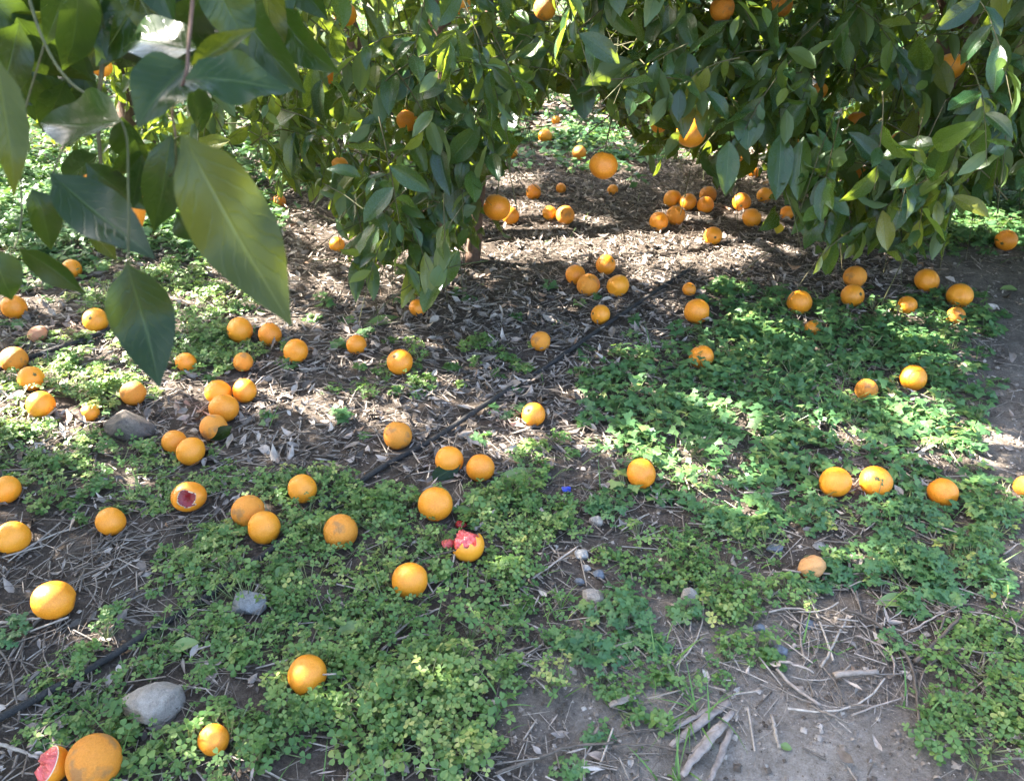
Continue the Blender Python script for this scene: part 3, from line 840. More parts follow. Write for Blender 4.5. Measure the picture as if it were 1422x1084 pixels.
# ------------------------------------------------------------------ leaf litter
litter, chips = Soup(), Soup()
LIT = [leaf_tpl(3, 2, b, f, w, a, tail=tl) for b, f, w, a, tl in ((0.3, 0.9, 0.05, 0.44, 0), (0.4, -0.7, 0.08, 0.50, 0), (-0.45, 1.0, 0.1, 0.20, -.4), (0.25, -1.0, 0.05, 0.16, -.5), (0.6, 1.5, 0.05, 0.42, -.3), (-0.2, 0.6, .08, 0.13, -.6), (.5, -.8, .12, .24, -.3))]
TRI = (np.array([[x, math.cos(a) * .5, math.sin(a) * .5] for x in (0, 1) for a in (0.3, 2.4, 4.5)]), [np.array([[0, 1, 4, 3], [1, 2, 5, 4], [2, 0, 3, 5]])], np.zeros((6, 2)))
def litter_dens(px, py, P):
    wd, _ = weed_density(np.clip(px, 0, W), np.clip(py, -50, H))
    q = np.full(len(px), 0.9)
    q = np.where((px > 760) & (py > 690), 0.75, q)                       # bare side by the path
    q = np.where(np.hypot((px - 1130) / 190, (py - 1060) / 75) < 1, 0.05, q)
    q = np.where((px > 1290 + (py - 300) * 0.1) & (py > 330) & (py < 900), 0.16, q)
    q = np.where((px < 300) & (py > 760), 1.05, q)
    q = np.where(np.hypot((px - 620) / 330, (py - 560) / 140) < 1, 1.25, q)
    return q * (1 - 0.5 * np.clip(wd, 0, 1))
P, px, py, d = sample_ground(250000, -3.6, 3.8, 0.4, 5.2)
acc = RNG.random(len(P)) < litter_dens(px, py, P) * np.clip(0.8 + 0.4 * wob(P[:, 0], P[:, 1], 6, 2.2), .2, 1.1) * 0.62
P, px, py = P[acc], px[acc], py[acc]; n = len(P)
inside = np.zeros(n, bool)
for i in range(len(_vp)): inside |= np.linalg.norm(P[:, :2] - _vp[i][:2], axis=1) < VRAD[i] * 0.85
for a, b in PIPE_SHOW: inside |= (seg_dist(px, py - 4, a, b) < 9) & (RNG.random(n) < .8)
P, px, py = P[~inside], px[~inside], py[~inside]; n = len(P)
th = RNG.uniform(0, 2 * math.pi, n); el = RNG.normal(0, 0.20, n)
X = np.stack([np.cos(th) * np.cos(el), np.sin(th) * np.cos(el), np.sin(el)], -1)
N = nrm(np.array([0, 0, 1.0]) + RNG.normal(0, 0.35, (n, 3))); N[RNG.random(n) < 0.45] *= -1
O = P + np.stack([np.zeros(n), np.zeros(n), RNG.uniform(0.002, 0.016, n)], -1)
isleaf = RNG.random(n) < np.where(px > 760, np.where(py > 690, 0.15, 0.45), np.where(py > 700, .30, .5))
S = 0.014 + 0.050 * RNG.random(n) ** 1.6
S = S * np.where(py > 640, .72, 1.0)
tt = RNG.random(n)
w = RNG.integers(0, len(LIT), n)
for i, tp in enumerate(LIT):
    q = isleaf & (w == i)
    litter.add(tp, O[q] - X[q] * S[q, None] * .5, X[q], N[q], np.stack([S[q], S[q] * RNG.uniform(.6, 1.1, q.sum()), S[q] * .8], -1), tt[q])
q = ~isleaf
Ls = RNG.uniform(0.015, 0.10, q.sum()) * RNG.uniform(0.4, 1.3, q.sum()); wd_ = 0.0010 + 0.0038 * RNG.random(q.sum()) ** 2
X2 = X[q].copy(); X2[:, 2] *= 0.6
chips.add(TRI, O[q] - X2 * Ls[:, None] * .5, X2, N[q], np.stack([Ls, wd_, wd_], -1), tt[q])
# farther litter under the trees behind
P, px, py, d = sample_ground(9000, -6, 6, 5.2, 9)
n = len(P); th = RNG.uniform(0, 2 * math.pi, n)
X = np.stack([np.cos(th), np.sin(th), RNG.normal(0, .2, n)], -1); N = nrm(np.array([0, 0, 1.0]) + RNG.normal(0, .35, (n, 3)))
litter.add(DIA, P + [0, 0, .01], X, N, RNG.uniform(.06, .11, n), RNG.random(n))
for _ in range(230):
    if _ < 160:
        x = RNG.normal(1150, 150); y = RNG.normal(900, 75)
    else:
        x = RNG.uniform(-20, 260); y = RNG.uniform(740, 960)
    if np.hypot((x - 1130) / 170, (y - 1060) / 60) < 1: continue
    c = ground(x, y); a = RNG.uniform(0, 6.28); L_ = RNG.uniform(.03, .11); bend_ = RNG.normal(0, .35)
    u = np.linspace(-1, 1, 6)[:, None]
    dirv = np.array([math.cos(a), math.sin(a), 0]); per = np.array([-math.sin(a), math.cos(a), 0])
    pth = c + dirv * u * L_ + per * bend_ * L_ * (u ** 2 - .4) + np.array([0, 0, 1]) * (RNG.uniform(.004, .014) + .05 * L_ * RNG.normal(0, 1) * u)
    r_ = .0005 + .0026 * RNG.random() ** 3
    V, f4, cap = tube_geo(pth, [r_, r_ * .6], 4)
    chips.add_raw(V, f4)
tag(link('leaf_litter', litter.mesh('leaf_litter', M['litter'])), 'grey-brown curled dead leaves covering the ground under the trees', 'leaf litter', kind='stuff')
tag(link('twig_litter', chips.mesh('twig_litter', M['stick'])), 'fine dry twigs and straw strewn over the soil', 'twigs', kind='stuff')
# soil crumbs and gravel on the bare patch
crumbs = Soup()
OCT = (np.array([[1, 0, 0], [0, 1, 0], [-1, 0.1, 0], [0, -1, 0], [0.1, 0, .8], [0, 0, -.5]], float), [np.array([[0, 1, 4], [1, 2, 4], [2, 3, 4], [3, 0, 4]])], np.zeros((6, 2)))
P, px, py, d = sample_ground(60000, -2.4, 2.8, 0.5, 3.6)
wd, _ = weed_density(np.clip(px, 0, W), np.clip(py, 0, H))
acc = RNG.random(len(P)) < (1 - .8 * wd) * np.where(px > 760, .75, .22); P = P[acc]; n = len(P)
crumbs.add(OCT, P + [0, 0, .001], nrm(RNG.normal(0, 1, (n, 3)) * [1, 1, .2]), np.tile([[0, 0, 1.0]], (n, 1)), 0.0012 + 0.0085 * RNG.random(n) ** 6, RNG.random(n))
P, px, py, d = sample_ground(60000, -.1, 1.6, 0.55, 1.9)
acc = RNG.random(len(P)) < .25; P = P[acc]; n = len(P)
crumbs.add(OCT, P, nrm(RNG.normal(0, 1, (n, 3)) * [1, 1, .3]), nrm(np.array([0, 0, 1.0]) + RNG.normal(0, .3, (n, 3))), 0.0010 + 0.0055 * RNG.random(n) ** 5, RNG.random(n))
tag(link('soil_crumbs', crumbs.mesh('soil_crumbs', M['grit'])), 'small crumbs and grit scattered on the trodden soil', 'grit', kind='stuff')

# ------------------------------------------------------------------ drip pipes
def lay(pts, r, lift=0.0):
    return np.array([ground(*p) + [0, 0, r + lift] for p in pts])
pp = catmull(lay(PIPE_PX, 0.008, 0.003), 8)
tag(link('drip_pipe', tube_mesh('drip_pipe', pp, [0.0078], M['pipe'], 10)), 'thin black drip irrigation pipe running across the litter between the oranges', 'pipe')
pp = catmull(lay([(-60,540),(0,517),(45,500),(110,478),(180,452),(240,432)], 0.009, 0.003), 8)
tag(link('old_hose', tube_mesh('old_hose', pp, [0.009], M['pipe'], 10)), 'old dark hose lying behind the sunlit oranges under the drooping leaves', 'hose')

# ------------------------------------------------------------------ sticks and stalks
STICKS = [ # pixel path, radius m start/end, material, label
 ([(1155,948),(1185,944),(1216,941)], .0062, .0048, 'stick_pale', 'short thick pale stick lying on the tangle of dry stems'),
 ([(1078,927),(1082,942),(1105,965),(1137,985)], .0035, .003, 'stick_pale', 'pale bent stick left of the thick pale stick'),
 ([(1076,925),(1100,930),(1128,941)], .003, .002, 'stick_pale', 'pale straight stick above the pale bent stick'),
 ([(1172,855),(1205,868),(1235,895),(1262,930),(1270,980),(1276,1030)], .0036, .0024, 'stick', 'long curved grey stem bordering the bare soil'),
 ([(1186,889),(1215,900),(1236,918),(1240,945)], .0026, .0016, 'stick_pale', 'thin hooked stem inside the curve of the long grey stem'),
 ([(1252,886),(1300,862),(1342,840)], .0022, .0014, 'stick_pale', 'thin straight straw leading toward the yellow wilted leaf'),
 ([(1268,926),(1300,895),(1330,865)], .0050, .0036, 'stick', 'grey forked-looking stick beside the right clover patch'),
 ([(1138,935),(1158,895),(1176,858)], .0028, .0022, 'stick', 'straight stick crossing above the tangle toward the long curved stem'),
 ([(1085,799),(1140,804),(1205,803)], .0030, .002, 'stick', 'slim stick lying in front of the dried orange'),
 ([(1032,692),(1085,692),(1112,682),(1128,665)], .0026, .0014, 'stick_pale', 'pale bent stalk below the green patch left of the orange pair'),
 ([(738,810),(770,787),(802,764)], .0026, .0018, 'stick_pale', 'straight pale twig leaning to the pebble heap'),
 ([(545,893),(575,868),(612,853)], .0030, .002, 'stick_pale', 'pale twig in clover, upper one of two that meet'),
 ([(528,912),(548,890),(560,872)], .0024, .0014, 'stick_pale', 'short pale twig crossing the two that meet in clover'),
 ([(548,896),(580,890),(612,889)], .0028, .0018, 'stick_pale', 'pale twig in clover, lower one of two that meet'),
 ([(0,872),(30,868),(62,864),(92,845)], .0030, .002, 'stick', 'grey twig in front of the large orange by the pipe'),
 ([(2,905),(18,940),(32,1005)], .0022, .0015, 'stick', 'thin grey stem crossing the near end of the drip pipe'),
 ([(0,1040),(30,1050),(58,1058)], .0036, .003, 'stick', 'grey stick behind the cut red orange half'),
 ([(690,1082),(740,1060),(790,1045),(850,1041)], .0032, .0022, 'stick_dark', 'dark curved branch at the front edge of the clover'),
 ([(850,1045),(900,1040),(960,1052)], .0030, .002, 'stick_dark', 'dark stick continuing from the dark curved branch'),
 ([(776,420),(790,440),(801,458)], .0018, .0012, 'stick_pale', 'thin pale stalk left of the orange at the pipe end'),
 ([(659,741),(675,728),(690,714)], .0050, .004, 'stick', 'stubby grey stick behind the torn red orange'),
 ([(550,880),(600,830),(660,770)], .0016, .0012, 'stick', 'very thin twig between the twig-crossed orange and the torn one'),
 ([(540,820),(565,812),(582,793),(640,778)], .0014, .0012, 'stick', 'thin bent twig lying over the face of an orange in clover'),
 ([(1000,600),(1010,640),(1006,655)], .0012, .001, 'stick', 'thin dark stalk in the green patch'),
 ([(1390,775),(1422,757)], .0022, .0016, 'stick_pale', 'dry twig on the path near the yellow wilted leaf'),
 ([(1120,985),(1150,1000),(1180,1010)], .0026, .0018, 'stick', 'grey stem lying along the top of the bare soil'),
 ([(1180,1000),(1215,985),(1250,975)], .0020, .0014, 'stick_pale', 'thin pale stem rising right from the bare soil'),
 ([(1255,1030),(1290,1035),(1320,1050)], .0024, .0016, 'stick', 'forked twig on the soil below the right clover'),
 ([(1070,1000),(1074,1020),(1080,1045)], .0034, .003, 'stick', 'upright-lying short stick left of the bare soil'),
 ([(1230,880),(1262,882),(1285,875)], .0018, .0012, 'stick_pale', 'little straw above the inner hooked stem'),
]
for (pts, r0, r1, mt, lab) in STICKS:
    c = ground(*pts[0])
    L = lay(pts, r0, 0.012 if 'face of an orange' not in lab else 0.03)
    L[:, 2] += RNG.uniform(-0.004, 0.006, len(L))
    P = catmull(L, 5)
    P += RNG.normal(0, 0.0009, P.shape)
    o = link('dry_stick', tube_mesh('dry_stick', P, [r0, r1], M[mt], 6, 0.12, origin=c), loc=c)
    tag(o, lab, 'stick', 'dry sticks')
fr = [((1012,978),(930,1040),.013),((1018,992),(955,1060),.011),((1006,1010),(945,1084),.012),((990,985),(925,1022),.008),((1015,1015),(985,1090),.009)]
for i, (a, b, w_) in enumerate(fr):
    A, B = ground(*a), ground(*b)
    mid = (A + B) / 2 + np.array([0, 0, 0.004])
    P = catmull([A, mid, B], 5) + np.array([0, 0, 0.008 + 0.004 * (i % 3)])
    P += RNG.normal(0, .0008, P.shape)
    o = link('split_frond', tube_mesh('split_frond', P, [w_ * .55, w_ * .7, w_ * .45], M['frond'], 8, 0.15, 0.35, origin=A), loc=A)
    tag(o, ('widest weathered strip of split dry frond in the bundle by the bare soil', 'middle strip of the bundle of split dry fronds by the bare soil', 'longest strip of the bundle of split dry fronds by the bare soil',
            'narrowest strip of split dry frond, on the grassy side of the bundle', 'thin strip of split dry frond splayed toward the bare soil')[i], 'frond', 'bundle of split dry fronds')

# ------------------------------------------------------------------ stones
def icosphere(sub):
    import bmesh
    bm = bmesh.new(); bmesh.ops.create_icosphere(bm, subdivisions=sub, radius=1.0)
    V = np.array([v.co[:] for v in bm.verts]); Fc = np.array([[v.index for v in f.verts] for f in bm.faces]); bm.free()
    return V, Fc
I3, F3 = icosphere(3); I4, F4 = icosphere(4)
def lump(V, amp, s, ph):
    n = (np.sin(V[:, 0] * s + ph) * np.sin(V[:, 1] * s * 1.3 + 2 * ph) + np.sin(V[:, 2] * s * 1.1 + 3 * ph + V[:, 0] * s * .7)) * 0.5
    return V * (1 + amp * n[:, None])
for i, (x, y, w_, h_, mt, lab) in enumerate(STONES):
    c = ground(x, y + h_ * 0.25); dep = proj(c)[2][0]
    rx = w_ / 2 * dep / F; rz = h_ / 2 * dep / F
    V = lump(lump(I3, 0.22, 2.1, i * 1.7), 0.10, 5.0, i * .9)
    rs = np.random.default_rng(50 + i)
    IB, FB = (I4, F4) if max(w_, h_) > 25 else (I3, F3)
    V = lump(lump(lump(IB, 0.22, 2.1, i * 1.7), 0.10, 5.0, i * .9), .03, 13, i)
    for _ in range(16):
        pn = nrm(rs.normal(0, 1, 3)); pd = rs.uniform(.62, .92); hh = V @ pn
        V = V - pn * np.maximum(hh - pd, 0)[:, None] * .9
    V = V + rs.normal(0, .008, V.shape)
    up = lab.startswith('upright')
    V = V * 1.22 * np.array([rx, rx * (.75 if not up else .8), rz * (0.95 if not up else 1.0)])
    o = link('stone' if max(w_, h_) > 25 else 'pebble', raw_mesh('stone', V, [FB], M[mt]), loc=(c[0], c[1], c[2] + rz * 0.42))
    o.rotation_euler = (0, 0, RNG.uniform(-.3, .3))
    tag(o, lab, 'stone' if max(w_, h_) > 25 else 'pebble', 'stones and pebbles')

# ------------------------------------------------------------------ fruit
def fruit_mesh(name, ph, mat, squash=0.96, dimple=0.05, wr=0.0):
    V = lump(lump(I4, 0.030, 1.7, ph), 0.016, 3.7, ph * 1.7)
    V = V * np.array([1, 1, squash])
    ang = np.arccos(np.clip(I4[:, 2], -1, 1))
    V = V * (1 - dimple * np.exp(-(ang / 0.22) ** 2) - 0.6 * dimple * np.exp(-((math.pi - ang) / 0.16) ** 2))[:, None]
    rs = np.random.default_rng(int(ph * 100))
    for _ in range(2):
        dn = nrm(rs.normal(0, 1, 3)); pd = rs.uniform(.90, .97); V = V - dn * np.maximum(V @ dn - pd, 0)[:, None] * rs.uniform(.6, 1.3)
    if wr > 0: V = lump(lump(V, wr, 6.0, ph), wr * .6, 12.0, ph + 1)
    return raw_mesh(name, V, [F4], mat)
FR = [fruit_mesh('orange_body', 0.7 + i * 1.9, M['peel_dull'] if i in (3, 7) else M['peel'], 0.93 + 0.022 * (i % 4), 0.04 + 0.012 * (i % 3)) for i in range(9)]
def calyx_mesh():
    V = [[0, 0, 0.03]]; n = 10
    for i in range(n):
        a = 2 * math.pi * i / n; r = 0.19 if i % 2 == 0 else 0.10
        V.append([r * math.cos(a), r * math.sin(a), 0.0])
    for i in range(n):
        a = 2 * math.pi * i / n; r = 0.19 if i % 2 == 0 else 0.10
        V.append([r * math.cos(a), r * math.sin(a), -0.05])
    f = [[0, 1 + i, 1 + (i + 1) % n] for i in range(n)]
    q = [[1 + i, 1 + n + i, 1 + n + (i + 1) % n, 1 + (i + 1) % n] for i in range(n)]
    return raw_mesh('calyx', np.array(V), [np.array(f), np.array(q)], M['calyx'], smooth=False)
CAL = calyx_mesh()
def make_fruit(name, p, r, mesh, rot, hang=False, stalk=None):
    root = empty(name, (p[0], p[1], p[2]))
    b = link('peel', mesh, root); b.scale = (r, r, r); b.rotation_euler = rot
    R = b.rotation_euler.to_matrix()
    c = link('calyx', CAL, root); c.scale = (r, r, r); c.rotation_euler = rot
    c.location = R @ Vector((0, 0, r * 0.905))
    return root
for i, (o, (p, r)) in enumerate(zip(ORANGES, OPOS)):
    tilt = RNG.uniform(0.3, 2.6); rot = (tilt, RNG.uniform(-.5, .5), RNG.uniform(0, 6.28))
    root = make_fruit('orange', p, r, FR[i % 9], rot)
    tag(root, o[4], 'orange', 'fallen oranges' if o[5] in (None, 'a') else o[5])
    if 'short stalk' in o[4]:
        link('stalk', tube_mesh('stalk', [(r * .9, -.01, r * .35), (r * 1.25, -.012, r * .45), (r * 1.6, -.012, r * .48)], [0.0018, 0.0014], M['stick_pale'], 6), root)

I5, F5 = icosphere(5)
def fruit_special():
    # orange with red blotches
    p, r = SPOS['spot']
    tag(make_fruit('orange', p, r, fruit_mesh('orange_body', 3.3, M['peel_spot']), (1.9, .2, .4)), 'orange with small dark red spots on its peel under the trees', 'orange', 'fallen oranges')
    # dried pale orange
    p, r = SPOS['dry']
    tag(make_fruit('dried_orange', p - np.array([0, 0, r * .15]), r, fruit_mesh('orange_body', 5.1, M['peel_dry'], 0.78, 0.12, 0.07), (-.7, .2, 1)), 'pale dried-out wrinkled orange on the bare twiggy soil', 'orange')
    p, r = SPOS['pink']
    tag(make_fruit('dried_orange', p - np.array([0, 0, r * .1]), r, fruit_mesh('orange_body', 2.1, M['peel_pink'], 0.8, 0.1, 0.05), (-.4, .6, 2)), 'small pinkish shrivelled orange behind the old dark hose', 'orange')
    # split orange: opening towards the camera side
    p, r = SPOS['split']
    root = empty('split_orange', tuple(p))
    V0, Fc = I5, F5
    dirv = nrm(np.array([0.25, -0.82, 0.50]))
    ang = np.arccos(np.clip(V0 @ dirv, -1, 1))
    az = np.arctan2(V0 @ nrm(np.cross(dirv, [0, 0, 1.0])), V0 @ np.array([0, 0, 1.0]))
    lim = 0.56 + 0.07 * np.sin(3 * az + 1) + 0.06 * np.sin(7 * az)
    hole = ang < lim
    keepf = ~np.any(hole[Fc], 1)
    Vp = lump(V0, .03, 2.2, 2.0) * np.array([1.08, 1, .9]) * r
    me = raw_mesh('peel', Vp, [Fc[keepf]], M['peel']); link('peel', me, root)
    pk = ~np.any((ang < lim - .035)[Fc], 1) & np.any((ang < 1.0)[Fc], 1)
    link('pith', raw_mesh('pith', Vp * .965, [Fc[pk]], M['pith']), root)
    inner = V0.copy(); depth = np.where(ang < 0.75, 0.30 + 0.62 * np.clip(ang / 0.75, 0, 1) ** 1.5, 0.92)
    inner = lump(inner, .04, 9.0, 1.3) * depth[:, None] * np.array([1.08, 1, .9]) * r * 0.985
    fl = np.any((ang < 0.9)[Fc], 1)
    link('flesh', raw_mesh('flesh', inner, [Fc[fl]], M['flesh']), root)
    tag(root, 'orange split open showing a dark red hole in its side', 'orange', 'broken blood oranges')
    # torn orange: a cup of peel with red flesh bulging at its upper edge
    p, r = SPOS['torn']
    root = empty('torn_orange', tuple(p))
    dirv = nrm(np.array([-0.45, 0.35, 0.85])); ang = np.arccos(np.clip(V0 @ dirv, -1, 1))
    az = np.arctan2(V0[:, 0], V0[:, 1]); lim = 1.30 + .16 * np.sin(3 * az) + .14 * np.sin(8 * az + 1)
    keepf = ~np.any((ang < lim)[Fc], 1)
    link('peel', raw_mesh('peel', lump(V0, .03, 2.2, 1.0) * r, [Fc[keepf]], M['peel']), root)
    fv = lump(lump(lump(V0, .20, 3.6, .4), .12, 9, 2.0), .06, 21, 1.0) * r * np.where(ang < 1.4, 0.82, .74)[:, None]
    pi_ = keepf & np.any((ang < lim + .5)[Fc], 1)
    link('pith', raw_mesh('pith', lump(V0, .03, 2.2, 1.0) * r * .93, [Fc[keepf]], M['pith']), root)
    link('flesh', raw_mesh('flesh', fv, [Fc], M['flesh_pink']), root)
    tag(root, 'torn half-eaten orange with shredded red flesh in the clover', 'orange', 'broken blood oranges')
    c = ground(623, 762)
    fv = lump(lump(lump(I4, .20, 3.0, 1.2), .12, 9, .3), .08, 19, 1) * np.array([.014, .012, .009])
    tag(link('flesh_scrap', raw_mesh('flesh_scrap', fv, [F4], M['flesh_pink']), loc=(c[0], c[1], c[2] + .017)), 'pink scrap of orange flesh left of the torn orange', 'orange flesh')
    c = ground(640, 735)
    fv = lump(lump(lump(I4, .20, 3.0, 2.2), .12, 9, 1.3), .08, 19, 2) * np.array([.013, .010, .007])
    tag(link('flesh_scrap', raw_mesh('flesh_scrap', fv, [F4], M['flesh']), loc=(c[0], c[1], c[2] + .016)), 'dark red scrap of orange flesh behind the torn orange', 'orange flesh')
    # cut half leaning on the largest orange
    p, r = SPOS['half']
    root = empty('cut_orange', tuple(p))
    dirv = nrm(np.array([-0.62, -0.30, 0.72])); h = V0 @ dirv
    Vc = lump(V0, .02, 2.2, 1.0) * r; over = h > 0.12
    Vh = np.where(over[:, None], Vc - dirv * ((Vc @ dirv) - 0.12 * r)[:, None], Vc)
    pe = ~np.all(over[Fc], 1)
    link('peel', raw_mesh('peel', Vh, [Fc[pe]], M['peel']), root)
    a1 = nrm(np.cross(dirv, [0, 0, 1.0])); a2 = np.cross(dirv, a1)
    ring = []; nseg = 40
    for rad, hh in ((0.985, .13), (.93, .16), (.91, .20), (.55, .42), (.2, .40)):
        for j in range(nseg):
            a = 2 * math.pi * j / nseg; wv = 1 - .04 * abs(math.sin(5 * a)) if rad < .9 else 1
            ring.append((math.cos(a) * a1 + math.sin(a) * a2) * rad * r * wv + dirv * (hh + (.10 * math.cos(10 * a) + .10 * math.sin(3 * a + 1) + RNG.uniform(-.04, .04) if rad < .8 else 0)) * r)
    ring.append(dirv * .36 * r); ring = np.array(ring)
    qd = lambda k0: np.array([[k0 * nseg + j, k0 * nseg + (j + 1) % nseg, (k0 + 1) * nseg + (j + 1) % nseg, (k0 + 1) * nseg + j] for j in range(nseg)])
    link('pith', raw_mesh('pith', ring[:nseg * 2], [qd(0)], M['pith']), root)
    link('flesh', raw_mesh('flesh', ring[nseg:], [np.vstack([qd(0), qd(1), qd(2)]), np.array([[3 * nseg + j, 3 * nseg + (j + 1) % nseg, 4 * nseg] for j in range(nseg)])], M['flesh_pink']), root)
    tag(root, 'cut orange half with pink-red flesh leaning on the largest orange', 'orange', 'broken blood oranges')
fruit_special()

# ------------------------------------------------------------------ trees
LOW = np.array([(-400,215),(0,215),(200,215),(360,215),(390,250),(450,275),(470,330),(490,415),(520,395),(545,330),(570,420),(600,435),(615,395),(640,372),(680,350),(692,300),(705,235),(722,165),(770,140),(795,140),(812,165),(835,150),
                (875,165),(890,225),(930,235),(960,225),(995,275),(1025,262),(1050,245),(1075,305),(1100,290),(1115,360),(1150,385),(1210,392),(1255,375),(1280,345),(1320,320),(1370,290),(1422,265),(1800,265)], float)
LOWB = np.array([(-600,235),(0,235),(100,225),(150,245),(200,235),(260,275),(330,265),(400,265),(480,255),(600,200),(690,170),(720,145),(770,130),(850,140),(900,190),(1000,200),(1200,220),(1340,240),(1422,215),(2000,215)], float)
ylow = lambda px: np.interp(px, LOW[:, 0], LOW[:, 1])
ylowb = lambda px: np.interp(px, LOWB[:, 0], LOWB[:, 1])

LEAF_LO = [leaf_tpl(4, 2, b, f, w, a, tw, tw * .3) for b, f, w, a, tw in ((.18, .30, .02, .42, 0), (.35, .40, .03, .38, .3), (.08, .22, .03, .45, -.3), (.5, .35, .02, .40, .1), (-.08, .45, .03, .43, .2), (.25, .6, .02, .36, -.2))]
LEAF_HI = [leaf_tpl(6, 4, b, f, w, a, tw, tw * .3) for b, f, w, a, tw in ((.18, .30, .03, .42, 0), (.35, .40, .05, .38, .3), (.08, .22, .05, .45, -.3), (.5, .35, .04, .40, .1), (-.08, .45, .05, .43, .2), (.25, .6, .03, .36, -.2))]
LEAF_FAR = [leaf_tpl(2, 2, b, f, 0, a, 0, 0) for b, f, a in ((.2, .35, .5), (.4, .5, .46), (0, .3, .55))]
HI_MESH = [raw_mesh('leaf', t[0], t[1], M['leaf'], t[2]) for t in LEAF_HI]

# shafts where direct sun reaches the ground (gaps between the crowns), given by the lit ground spots
SUN_SPOTS = [(60,560,.2),(120,520,.17),(20,545,.15),(190,545,.07),(20,600,.07),(240,500,.05),(760,335,.20),(860,350,.17),(950,350,.20),(1040,340,.16),(690,355,.12),(900,385,.07),(820,310,.08),(950,300,.07),(720,250,.10),(850,235,.10),
             (990,328,.07),(1044,300,.07),(1080,318,.05),(1310,590,.07),(1330,620,.04),(1350,310,.15),(1410,330,.12),(300,300,.28),(120,290,.25),(380,240,.12),(330,420,.05),(860,620,.03),(560,355,.09),(470,330,.10),
             (730,290,.10),(600,390,.05),(1250,640,.025),(640,960,.02),(300,1040,.03),(130,870,.04),(740,140,.3),(1240,440,.03),(1330,455,.05)]
_rs = np.random.default_rng(3)
SUN_SPOTS += [(float(_rs.uniform(850, 1360)), float(_rs.uniform(430, 720)), float(_rs.uniform(.015, .045))) for _ in range(30)]
SUN_SPOTS += [(float(_rs.uniform(300, 850)), float(_rs.uniform(440, 640)), float(_rs.uniform(.012, .03))) for _ in range(12)]
SPOT_P = [(ground(x, y), r) for x, y, r in SUN_SPOTS]
def in_shaft(P):
    hit = np.zeros(len(P), bool)
    for g, r in SPOT_P:
        q = P - g; t = q @ SUN_DIR
        dist = np.linalg.norm(q - t[:, None] * SUN_DIR, axis=1)
        hit |= (t > 0.05) & (dist < r * (0.85 + 0.4 * RNG.random(len(P))) + 0.02)
    return hit

def sprigs(n, base, R, zlo, zc, Ht, shell=0.5, leaf=0.105, seed_dirs=None):
    """leafy shoots over a citrus crown: returns leaf frames and twig paths"""
    th = RNG.uniform(0, 2 * math.pi, n); zz = zlo + (Ht - zlo) * RNG.random(n) ** 0.9
    upz = np.clip((zz - zc) / (Ht - zc), 0, 1); prof = np.where(zz > zc, np.sqrt(np.clip(1 - upz ** 2.2, 0, 1)), 1 - 0.12 * ((zc - zz) / zc) ** 2)
    lobes = 1 + 0.10 * np.sin(3 * th + base[0]) + 0.08 * np.sin(5 * th + zz * 3 + base[1])
    rho = 1 - shell * RNG.random(n) ** 1.6
    rr = R * prof * lobes * rho
    O = np.stack([base[0] + rr * np.cos(th), base[1] + rr * np.sin(th), zz], -1)
    out = np.stack([np.cos(th), np.sin(th), np.zeros(n)], -1)
    D = nrm(out * RNG.uniform(.2, 1, (n, 1)) + RNG.normal(0, .6, (n, 3)) + np.stack([np.zeros(n), np.zeros(n), .5 * upz - .4], -1))
    return O, D

def leaves_on(O, D, leaf, kmin=6, kmax=10):
    n = len(O); k = kmax
    L = RNG.uniform(0.16, 0.30, n)
    j = np.arange(k)[None, :]
    s = (j + 0.6) / k
    cnt = RNG.integers(kmin, kmax + 1, n)
    act = (j < cnt[:, None])
    path = O[:, None] + D[:, None] * (L[:, None] * s)[..., None] + np.array([0, 0, -1.0]) * (0.35 * L[:, None] * s ** 2)[..., None]
    tw = nrm(D[:, None] + np.array([0, 0, -.7]) * s[..., None])
    side = nrm(np.cross(tw, RNG.normal(0, .35, (n, 1, 3)) + np.array([0, 0, 1.0])))
    up = np.cross(side, tw)
    phi = j * 2.4 + RNG.uniform(0, 6.28, (n, 1)) + RNG.normal(0, .4, (n, k))
    rad = np.cos(phi)[..., None] * side + np.sin(phi)[..., None] * up
    X = nrm(0.60 * tw + 0.85 * rad + np.array([0, 0, -.46]) + RNG.normal(0, .38, (n, k, 3)))
    N = rad * 0.5 + np.array([0, 0, .50]) + np.array([0, -0.35, 0]) + RNG.normal(0, .5, (n, k, 3))
    N = nrm(N - X * np.sum(N * X, -1, keepdims=True))
    S = leaf * RNG.uniform(.45, 1.25, (n, k)) * RNG.uniform(.8, 1.12, (n, 1))
    a = act.ravel()
    pid = np.repeat(np.arange(n), k)
    return path.reshape(-1, 3)[a], X.reshape(-1, 3)[a], N.reshape(-1, 3)[a], S.ravel()[a], pid[a], L

